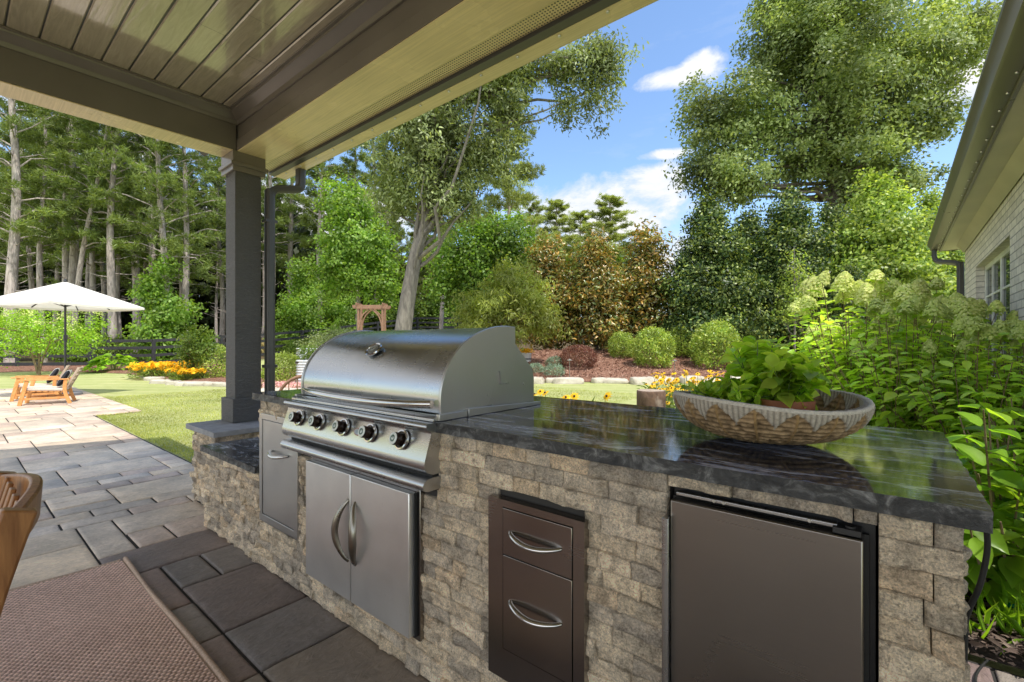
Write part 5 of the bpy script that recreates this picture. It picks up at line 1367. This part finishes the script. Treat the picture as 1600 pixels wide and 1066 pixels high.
cA = lounge('teak lounge chair nearest the camera under the umbrella'); cB = None
ang = -RAD(15)
def rot2(x, y, a): return x*math.cos(a)-y*math.sin(a), x*math.sin(a)+y*math.cos(a)
c0_ = (-13.07, 1.295)
cA.location = (*c0_, 0.004); cA.rotation_euler = (0,0,ang); cA.scale = (.79,)*3
d2 = (-1.15, -.05); c1_ = (c0_[0]+d2[0], c0_[1]+d2[1])
copy_tree(cA, (*c1_, .004), ang+.08, .79, 'teak lounge chair behind, half hidden by the near one')
for (cx, cy), rz, l in ((c0_, ang, 'black and white striped cushion on the nearer lounge chair'), (c1_, ang+.08, 'black and white striped cushion on the rear lounge chair')):
    cu = cushion(l); ox, oy = rot2(.02, .235, rz); cu.location = (cx+ox, cy+oy, .50); cu.scale = (.79,)*3; cu.rotation_euler = (RAD(62), 0, rz)

# ================================================================= arbor, planters, log, hoop chair
ax_, ay_ = at(581, 19.5); az_ = gz(ax_, ay_)
t = thing('garden_arbor', 'reddish wood garden arbor with curved braces behind the grill', 'arbor', (0,0,0))
W_ = M['cedar']
for s in (-.68, .68):
    for y in (-.25, .25):
        b = MB(); b.box(s-.055, s+.055, y-.055, y+.055, -.1, 2.55); b.build('post', W_, t, bevel=.005)
for y in (-.31, .31):
    b = MB(); b.prism([(-.92,2.42),(.92,2.42),(1.0,2.50),(1.0,2.60),(-1.0,2.60),(-1.0,2.50)], 'y', y-.03, y+.03); b.build('beam', W_, t, bevel=.004)
    for s in (-1, 1):
        b = MB(); b.sweep(spline([(s*.66, y*.82, 1.25), (s*.60, y*.82, 1.75), (s*.42, y*.82, 2.12), (s*.08, y*.82, 2.40)], 6), [(-.03,-.045),(.03,-.045),(.03,.045),(-.03,.045)], up=(0,1,0)); b.build('brace', W_, t, bevel=.003)
for x in (-.74, .74):
    b = MB(); b.box(x-.03, x+.03, -.5, .5, 2.601, 2.70); b.build('rafter', W_, t, bevel=.004)
t.location = (ax_, ay_, az_+.30); t.rotation_euler = (0,0,YAW); t.scale = (.74, .74, .86)

m = Mat('ribbed_metal'); v = m.obj(); n1 = m.noise(v, 4, 4)
M['ribbed_metal'] = m.pbr(m.ramp(n1, [(.3, (.62,.64,.65)), (.7, (.78,.80,.80))]), .4, .35)
def ribbed_bed(label, px, d, w, dep, h, z0, fol, seed):
    x, y = at(px, d)
    t = thing('raised_planter', label, 'planter', (0,0,0))
    b = MB(); n = int(h/.018); out = []
    for sgn in (0,):
        prof = [(.012*(math.sin(i*PI/2)), h*i/n) for i in range(n+1)]
        ring = []
        for o_, z in prof:
            ww, dd = w/2+o_, dep/2+o_; c_ = .12
            ring.append([(-ww+c_,-dd),(ww-c_,-dd),(ww,-dd+c_),(ww,dd-c_),(ww-c_,dd),(-ww+c_,dd),(-ww,dd-c_),(-ww,-dd+c_)])
        V = [(p[0], p[1], z) for (o_, z), r_ in zip(prof, ring) for p in r_]; k = 8
        Fc = [(i*k+a, i*k+(a+1) % k, (i+1)*k+(a+1) % k, (i+1)*k+a) for i in range(n) for a in range(k)]
        b.add(V, Fc)
    b.build('shell', M['ribbed_metal'], t, smooth=40)
    b = MB(); b.box(-w/2+.02, w/2-.02, -dep/2+.02, dep/2-.02, h-.10, h-.05); b.build('soil', M['mulch_dark'], t)
    r = np.random.default_rng(seed)
    lv, C = crown([(-w*.25,0,h+.18,w*.3,dep*.45,.25),(w*.25,0,h+.22,w*.3,dep*.45,.3)], 110, 24, .10, .07, .03, r)
    build_leaves('foliage', [lv], M[fol], t)
    t.location = (x, y, z0); t.rotation_euler = (0,0,YAW); return t
ribbed_bed('lower ribbed white metal planter seen left of the grill hood', 512, 12.9, 1.5, .8, .78, gz(*at(512, 12.9)), 'leaf_shrub', 71)
ribbed_bed('taller ribbed metal planter with grey green herbs behind the lower one', 520, 14.6, 2.0, .9, 1.05, gz(*at(520, 14.6)), 'leaf_oak_grey', 72)
sg = ball('sage_bush', 'grey green herb bush spilling over beside the arbor', 'shrub', .85, .62, 6500, .07, .03, 'leaf_oak_grey', 73, .3); put(sg, 530, 16.2, z=.55)
x, y = at(821, 17.2); z = bz(821, 17.2)
t = thing('metal_tub', 'small pale metal tub of yellow flowers at the bed edge', 'planter', (x, y, z))
b = MB(); b.lathe([(.20, 0), (.235, .30), (.25, .32), (.25, .345), (.225, .345), (.21, .30), (0, .30)], (x, y, z), (0,0,1), 24); tb = b.build('tub', M['ribbed_metal'], t, smooth=40)
b = MB(); b.lathe([(.211, .10), (.216, .10), (.221, .14), (.216, .14)], (x, y, z), (0,0,1), 24, closed_prof=True); b.build('band', M['fence_black'], tb)
r = np.random.default_rng(4); n = 500; P = np.stack([x+.22*r.normal(size=n)*.6, y+.22*r.normal(size=n)*.6, z+.36+.13*r.random(n)], -1)
build_leaves('flowers', [leaf_arrays(P, rdir(n, r), nrm(rdir(n, r)+[0,0,1]), .05, .045)], M['petal_yellow'], t)

x, y = at(1016, 4.1)
m = Mat('log_bark'); v = m.obj(); n1 = m.noise(m.map(v, (7, 7, 3)), 1.6, 7, .7, .8); n2 = m.noise(v, 4, 4)
c = m.mix(m.rng(n2, .55, .68, 0, 1), m.ramp(n1, [(.35, (.07, .04, .028)), (.65, (.24, .15, .10))]), m.ramp(n1, [(.3, (.36, .30, .24)), (.7, (.60, .52, .44))]))
M['log_bark'] = m.pbr(c, .9, 0, m.bump(n1, .8, .02))
t = thing('log_stump', 'upright cut log with flaking bark standing behind the counter', 'log', (x, y, -.02))
nn = 26; V = []
zs = [0, .2, .4, .6, .74, .795, .805]
for j, z in enumerate(zs):
    for i in range(nn):
        a = 2*PI*i/nn; rr = .118*(1+.10*vnoise(np.array([math.cos(a)*2, math.sin(a)*2, z*3]), 3)+.05*math.sin(a*3)) - (.01 if j == len(zs)-1 else 0)
        V.append((x+math.cos(a)*rr, y+math.sin(a)*rr, z-.02))
Fc = [(j*nn+i, j*nn+(i+1) % nn, (j+1)*nn+(i+1) % nn, (j+1)*nn+i) for j in range(len(zs)-1) for i in range(nn)]
b = MB(); b.add(V, Fc); b.build('bark', M['log_bark'], t, smooth=70)
b = MB(); b.add([V[-nn+i] for i in range(nn)], [tuple(range(nn))]); b.build('cut_top', M['teak_grey'], t, smooth=None)

hx, hy = at(478, 5.4)
t = thing('hoop_back_chair', 'curved wooden chair back showing above the left counter end', 'chair', (0,0,0))
W_ = M['cedar']; r_ = .33; top = .845
b = MB(); b.tube([(r_*math.cos(a), r_*.55*math.sin(a)*0, top-.30+.30*math.sin(a)) for a in np.linspace(0, PI, 25)], .019, 10, up=(0,1,0)); b.build('hoop_back', W_, t, smooth=60)
b = MB()
for k in (-.2, -.1, 0, .1, .2): b.tube([(k, 0, .46), (k, 0, top-.30+.30*math.sqrt(max(0, 1-(k/r_)**2)))], .008, 8)
b.build('spindles', W_, t, smooth=60)
b = MB(); b.lathe([(0, .43), (.25, .43), (.265, .445), (.25, .462), (0, .465)], (0, -.22, 0), (0,0,1), 32); b.build('seat', W_, t, smooth=40)
for s in (-1, 1):
    b = MB(); b.tube([(s*r_, 0, .545), (s*r_*.8, 0, .44)], .017, 8); b.build('arm_post', W_, t, smooth=60)
    for yy in (-.40, -.05): b = MB(); b.tube([(s*.16, yy*.8-.05, .43), (s*.22, yy, 0)], [.018, .014], 8); b.build('leg', W_, t, smooth=60)
t.location = (hx, hy, gz(hx, hy)); t.rotation_euler = (0,0,YAW)

x, y = .43, 2.86
t = thing('valve_cover', 'small bright green plastic cover lying in the dark mulch', 'lid', (x, y, .05))
b = MB(); b.lathe([(.062, 0), (.060, .012), (.050, .020), (.046, .017), (0, .022)], (x, y, .055), (.15, -.25, 1), 26); lid = b.build('lid', simple('green_plastic', (.02, .36, .22), .4), t, smooth=40)
b = MB(); b.box(x-.03, x+.03, y-.008, y+.008, .074, .084); b.build('grip', M['green_plastic'], lid, bevel=.003)

# ================================================================= woven bowl and potted herbs on the counter
BX, BY, BZ = -.265, 1.435, .933
t = thing('woven_bowl', 'wide shallow woven bowl with grey yarn zigzag rim on the counter', 'bowl', (BX, BY, BZ))
m = Mat('woven_straw'); v = m.obj(); a_ = m.attr(); n2 = m.noise(v, 160, 4, .7)
M['woven_straw'] = m.pbr(m.mix(.6, a_, m.ramp(n2, [(.3, .6), (.7, 1.3)]), 'MULTIPLY'), .9, 0, m.bump(n2, .5, .002), .15)
nu, nv_ = 480, 64
def bowl_surface(inner):
    U, W = np.meshgrid(np.linspace(0, 2*PI, nu, endpoint=False), np.linspace(0, 1, nv_), indexing='ij')
    rad = .045+.190*np.sin(W*PI/2*.98)**.95; z = .004+.108*(1-np.cos(W*PI/2))**1.05
    rim = .010*np.cos(2*(U-.9))*W**3; z = z+rim
    tri = np.abs(((U/(2*PI)*17) % 1)-.5)*2
    lim = .70+.29*tri**.6+.03*(fbm(np.stack([np.cos(U)*9, np.sin(U)*9, W*0], -1), 2, 3)-.5)
    yarn = W > lim
    coil = np.abs(np.sin(W*PI*13+.8*fbm(np.stack([np.cos(U)*3, np.sin(U)*3, W*2], -1), 2, 6)))
    rough_ = fbm(np.stack([np.cos(U)*16, np.sin(U)*16, W*14], -1), 3, 2)
    th = np.abs(np.sin(U*nu/4*.5*1.0))
    disp = np.where(yarn, .0045+.0022*th, .0045*coil+.009*(rough_-.5))
    stitch = (np.abs(((U/(2*PI)*17+.5) % 1)-.5) < .035) & (~yarn); disp = np.where(stitch, .006, disp)
    sgn = -1 if inner else 1
    rr_ = rad+sgn*disp-(0.010 if inner else 0); zz_ = z-(0 if inner else disp*.4)+(.006 if inner else 0)
    P = np.stack([BX+np.cos(U)*rr_, BY+np.sin(U)*rr_, BZ+zz_+.004], -1)
    straw = np.array([.40,.275,.155])*(.25+1.2*np.clip(rough_, .1, .9)[...,None])*(.55+.5*coil[...,None]) 
    ylw = np.array([.47,.42,.35])*(.55+.5*th[...,None]); st = np.array([.34,.22,.10])
    C = np.where(yarn[...,None], ylw, straw); C = np.where(stitch[...,None], st, C)
    return P, C
PA, CA = bowl_surface(False); PB, CB = bowl_surface(True)
P = np.concatenate([PA, PB[:, ::-1]], 1); C = np.concatenate([CA, CB[:, ::-1]], 1); nn = P.shape[1]
idx = np.arange(nu*nn).reshape(nu, nn); i2 = np.roll(idx, -1, 0); q = np.stack([idx[:,:-1], i2[:,:-1], i2[:,1:], idx[:,1:]], -1).reshape(-1,4)
bowl_o = np_mesh('weave', P.reshape(-1,3), [q], M['woven_straw'], t, smooth=True, col=C.reshape(-1,3))
b = MB(); n = 120; ring = []
for i in range(n):
    a = 2*PI*i/n; ring.append((BX+math.cos(a)*.234, BY+math.sin(a)*.234, BZ+.117+.010*math.cos(2*(a-.9))))
b.tube(ring, [.0062+.0008*math.sin(i*2.2) for i in range(n)], 8, closed=True); b.build('rim', simple('yarn_grey', (.56,.52,.46), .9, nscale=200, var=.2, bump=.002), t, smooth=70)
b = MB(); b.lathe([(0, .002), (.05, .002), (.05, .010), (0, .010)], (BX, BY, BZ), (0,0,1), 24); b.build('foot', M['woven_straw'], t)

simple('terracotta', (.36, .135, .065), .75, nscale=14, var=.22, bump=.002)
def herb_pot(label, x, y, z, rad, ph, stems, hgt, spread, L, W, leaf, seed, mat='terracotta', npl=12):
    r = np.random.default_rng(seed)
    t = thing('potted_herb', label, 'potted plant', (x, y, z))
    b = MB(); b.lathe([(0, 0), (rad*.78, 0), (rad*.80, .004), (rad*.98, ph*.72), (rad*1.08, ph*.74), (rad*1.10, ph), (rad*1.0, ph), (rad*.96, ph*.86), (0, ph*.86)], (x, y, z), (0,0,1), 40); b.build('pot', M[mat], t, smooth=40)
    b = MB(); b.lathe([(rad*.94, ph*.87), (rad*.5, ph*.90), (0, ph*.91)], (x, y, z), (0,0,1), 24); b.build('soil', M['mulch_dark'], t)
    b = MB(); Ps, Ds, Ns, Ls = [], [], [], []
    for i in range(stems):
        a = r.random()*2*PI; q = spread*r.random()**.6; hh = hgt*(1-.35*(q/spread))*(.6+.45*r.random())
        s0 = np.array([x+math.cos(a)*rad*.5*r.random(), y+math.sin(a)*rad*.5*r.random(), z+ph*.88]); e = np.array([x+math.cos(a)*q, y+math.sin(a)*q, z+ph*.9+hh])
        mid = (s0+e)/2+np.array([0,0,hh*.2])+r.normal(size=3)*.006
        pts = np.array([(1-f)**2*s0+2*f*(1-f)*mid+f*f*e for f in np.linspace(0, 1, 7)]); b.tube([tuple(p) for p in pts], [.0022-.001*k/6 for k in range(7)], 5)
        for k in range(npl):
            f = .15+.85*k/(npl-1); i0 = min(5, int(f*6)); pt = pts[i0]+(pts[i0+1]-pts[i0])*(f*6-i0); ax = nrm(pts[i0+1]-pts[i0]); side = nrm(np.cross(ax, rdir(1, r)[0]))
            for sg_ in (-1, 1):
                D = nrm(side*sg_+ax*.4+[0,0,.15*r.normal()]); Ps.append(pt+D*.004); Ds.append(D); Ns.append(nrm(np.array([0,0,1.])+r.normal(size=3)*.4)); Ls.append(L*(.6+.6*r.random()))
    b.build('stems', M['green_stem'], t, smooth=60)
    Ls = np.array(Ls); build_leaves('foliage', [leaf_arrays(np.array(Ps), np.array(Ds), np.array(Ns), Ls, Ls*W/L, T_FINE)], M[leaf], t, True)
    return t
herb_pot('tall broad leaved herb in a terracotta pot, right side of the bowl', -.215, 1.445, .957, .062, .092, 18, .135, .085, .050, .037, 'leaf_basil', 81, npl=7)
herb_pot('leafy herb in the middle of the bowl, reaching highest', -.285, 1.50, .957, .05, .075, 15, .20, .11, .050, .037, 'leaf_basil', 82, npl=7)
herb_pot('low small leaved mint spreading over the left rim of the bowl', -.35, 1.42, .965, .05, .060, 34, .085, .13, .032, .018, 'leaf_basil', 83, npl=8)

# ================================================================= rug and dining chair
r = np.random.default_rng(6)
rx0, rx1, ry0, ry1 = -3.27, -.95, -2.1, .627
t = thing('woven_rug', 'brown woven outdoor rug with bound edge on the paving', 'rug', (-2.1, -.7, 0))
xs = np.arange(rx0+.022, -1.25, .0039); ys = np.arange(-.80, ry1-.022, .0039)
X, Y = np.meshgrid(xs, ys, indexing='ij')
row = np.floor((X-rx0)/.0155); ph = (row % 2)*.5
uu = ((Y/.021)+ph) % 1; vv = ((X-rx0)/.0155) % 1
loop = np.clip(np.sin(uu*PI), 0, 1)**.6*np.clip(np.sin(vv*PI), 0, 1)**.6
wob = fbm(np.stack([X*1.6, Y*1.6, X*0], -1), 3, 4)
Z = .007+.0075*loop+.010*(wob-.4)*np.clip((ry1-Y)/.3, 0, 1)
cell = vnoise(np.stack([row*1.7, np.floor(Y/.021+ph)*1.3, X*0], -1), 3)
C = np.stack([.78+.22*cell, .55+.18*cell, .455+.16*cell], -1)*(.22+.95*loop[...,None])
idx = np.arange(X.size).reshape(X.shape); q = np.stack([idx[:-1,:-1], idx[1:,:-1], idx[1:,1:], idx[:-1,1:]], -1).reshape(-1,4)
np_mesh('weave', np.stack([X, Y, Z], -1).reshape(-1,3), [q], M['rug_weave'], t, smooth=True, col=C.reshape(-1,3))
b = MB(); b.box(rx0+.01, rx1-.01, ry0+.01, ry1-.01, .002, .0068); b.build('backing', simple('rug_edge', (.52, .38, .29), .9, nscale=150, var=.35, bump=.002), t, smooth=None)
b = MB()
b.tube([(rx0+.008, y, .009+.003*math.sin(y*9)) for y in np.arange(ry0, ry1+.001, .03)], .011, 8); b.tube([(x, ry1-.008+.004*math.sin(x*5.3), .009+.003*math.sin(x*7)) for x in np.arange(rx0, rx1, .03)], .011, 8)
b.build('bound_edge', M['rug_edge'], t, smooth=70)

t = thing('dining_chair', 'golden teak dining chair back at the left edge of the view', 'chair', (-1.68, -.15, 0))
W_ = M['teak']
for sx in (-2.02, -1.538):
    b = MB(); b.sweep(spline([(sx, .00, .012), (sx, .015, .42), (sx, .05, .62), (sx, .105, .822)], 5), [(-.020,-.030),(.020,-.030),(.020,.030),(-.020,.030)], up=(0,1,0)); b.build('back_leg', W_, t, bevel=.006)
    b = MB(); b.box(sx-.02, sx+.02, -.47, -.425, .012, .64); b.build('front_leg', W_, t, bevel=.005)
    b = MB(); b.box(sx-.03, sx+.03, -.50, .02, .641, .665); b.build('armrest', W_, t, bevel=.006)
b = MB(); n = 16; path = []
for i in range(n+1):
    f = i/n; path.append((-2.0+f*.44, .098+.050*math.sin(PI*f), .772+.022*math.sin(PI*f)))
b.sweep(path, [(-.013,-.046),(.013,-.046),(.013,.046),(-.013,.046)], up=(0,.1,1)); b.build('top_rail', W_, t, bevel=.006, smooth=50)
for k in range(5):
    x = -1.94+.08*k; b = MB(); b.bar((x, .02, .45), (x, .11, .82), .035, .012, (0,1,0)); b.build('back_slat', W_, t, bevel=.003)
b = MB()
for k in range(6): b.box(-1.95, -1.51, -.46+k*.08, -.395+k*.08, .425, .445)
b.build('seat', W_, t, bevel=.004)
for y in (-.45, -.005): b = MB(); b.box(-1.95, -1.508, y-.011, y+.011, .365, .424); b.build('apron', W_, t, bevel=.003)
# ================================================================= camera, sun, sky
cam = bpy.data.cameras.new('camera'); cam.sensor_width = 36; cam.lens = 720/1600*36; cam.shift_y = 4/1600
cam.clip_start = .05; cam.clip_end = 4000
co = bpy.data.objects.new('camera', cam); COL.objects.link(co)
co.location = (0, 0, 1.2); co.rotation_euler = (RAD(90), 0, YAW)
scene.camera = co

SUN_EL = RAD(64); to_sun = Vector((1, -.04, 0)).normalized()
sun_vec = Vector((to_sun.x*math.cos(SUN_EL), to_sun.y*math.cos(SUN_EL), math.sin(SUN_EL)))
sl = bpy.data.lights.new('sun', 'SUN'); sl.energy = 5.0; sl.angle = RAD(.55); sl.color = (1, .95, .86)
so = bpy.data.objects.new('sun', sl); COL.objects.link(so)
so.rotation_euler = sun_vec.to_track_quat('Z', 'Y').to_euler(); so.location = (6, -2, 12)

w = bpy.data.worlds.new('World'); scene.world = w; w.use_nodes = True
nt = w.node_tree; nt.nodes.clear()
class WMat(Mat):
    def __init__(s): s.t = nt
wm = WMat()
out = nt.nodes.new('ShaderNodeOutputWorld')
sky = wm.n('TexSky', sky_type='NISHITA'); sky.sun_disc = False; sky.sun_elevation = SUN_EL
sky.sun_rotation = math.atan2(to_sun.x, to_sun.y); sky.altitude = 200; sky.air_density = 1.0; sky.dust_density = .6; sky.ozone_density = 2.0
hs = wm.n('HueSaturation', {'Color': sky.outputs[0], 'Saturation': 1.06, 'Value': 1.9})
bg = wm.n('Background', {'Color': hs.outputs[0], 'Strength': .15})
# cumulus drawn by bearing and height above the horizon
d = wm.n('TexCoord').outputs['Generated']
sp = wm.n('SeparateXYZ', {0: d})
az = wm.math('ARCTAN2', sp.outputs[0], sp.outputs[1])
el = wm.math('ARCSINE', sp.outputs[2])
cv = wm.n('CombineXYZ', {0: az, 1: wm.math('MULTIPLY', el, 1.6), 2: 0.0}).outputs[0]
n1 = wm.noise(cv, 9, 9, .62, .3)
n2 = wm.noise(cv, 3.0, 6, .55)
blobs = [(-28, 15.0, 13.0, 5.0), (-22, 17.5, 5.5, 3.8), (-33, 15.0, 4.5, 3.0), (-19.5, 28.4, 5.0, 1.2), (-16.5, 29.2, 2.6, 1.6), (-21, 21.3, 4.0, .7), (8, 23, 9, 5), (-30, 9.5, 26, 3.8), (-62, 14, 16, 5), (40, 22, 20, 7), (75, 30, 30, 14), (110, 30, 45, 30), (-110, 30, 40, 30), (170, 30, 50, 34), (-165, 30, 50, 34), (140, 60, 60, 30)]  # later entries are unseen clouds added for fill light
acc = None
for a, e, ra, re in blobs:
    u = wm.math('DIVIDE', wm.math('SUBTRACT', az, RAD(a)), RAD(ra)); v = wm.math('DIVIDE', wm.math('SUBTRACT', el, RAD(e)), RAD(re))
    r = wm.math('SUBTRACT', 1.0, wm.math('ADD', wm.math('MULTIPLY', u, u), wm.math('MULTIPLY', v, v)))
    acc = r if acc is None else wm.math('MAXIMUM', acc, r)
dens = wm.math('ADD', wm.math('MAXIMUM', acc, -1.2), wm.math('MULTIPLY', wm.math('SUBTRACT', n1, .5), 3.0))
mask = wm.rng(dens, .05, .75, 0, 1)
wisp = wm.rng(wm.noise(wm.n('CombineXYZ', {0: az, 1: wm.math('MULTIPLY', el, 4), 2: 3.0}).outputs[0], 3, 8, .65), .56, .85, 0, .35)
mask = wm.math('MAXIMUM', mask, wisp)
core = wm.rng(dens, .2, 2.4, 0, 1)
ccol = wm.ramp(wm.math('MULTIPLY_ADD', n1, .5, wm.math('MULTIPLY', core, .5)), [(.25, (.50, .55, .63)), (.55, (.72, .71, .69)), (.85, (.60, .61, .64))])
back = wm.rng(wm.n('VectorMath', {0: d, 1: (-F0, -F1, 0)}, operation='DOT_PRODUCT').outputs['Value'], -.1, .5, 1.6, 3.2)  # added fill: clouds behind the camera glow brighter than those in view
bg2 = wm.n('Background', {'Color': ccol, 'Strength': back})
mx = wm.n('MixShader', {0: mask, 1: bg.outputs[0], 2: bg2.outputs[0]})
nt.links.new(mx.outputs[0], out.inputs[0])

scene.render.engine = 'CYCLES'
cy = scene.cycles
cy.max_bounces = 8; cy.diffuse_bounces = 4; cy.glossy_bounces = 4; cy.transmission_bounces = 4; cy.transparent_max_bounces = 4
cy.caustics_reflective = False; cy.caustics_refractive = False; cy.use_adaptive_sampling = True; cy.adaptive_threshold = .015
cy.use_denoising = True; cy.sample_clamp_indirect = 6
scene.view_settings.view_transform = 'Standard'; scene.view_settings.look = 'None'; scene.view_settings.exposure = 0; scene.view_settings.gamma = 1
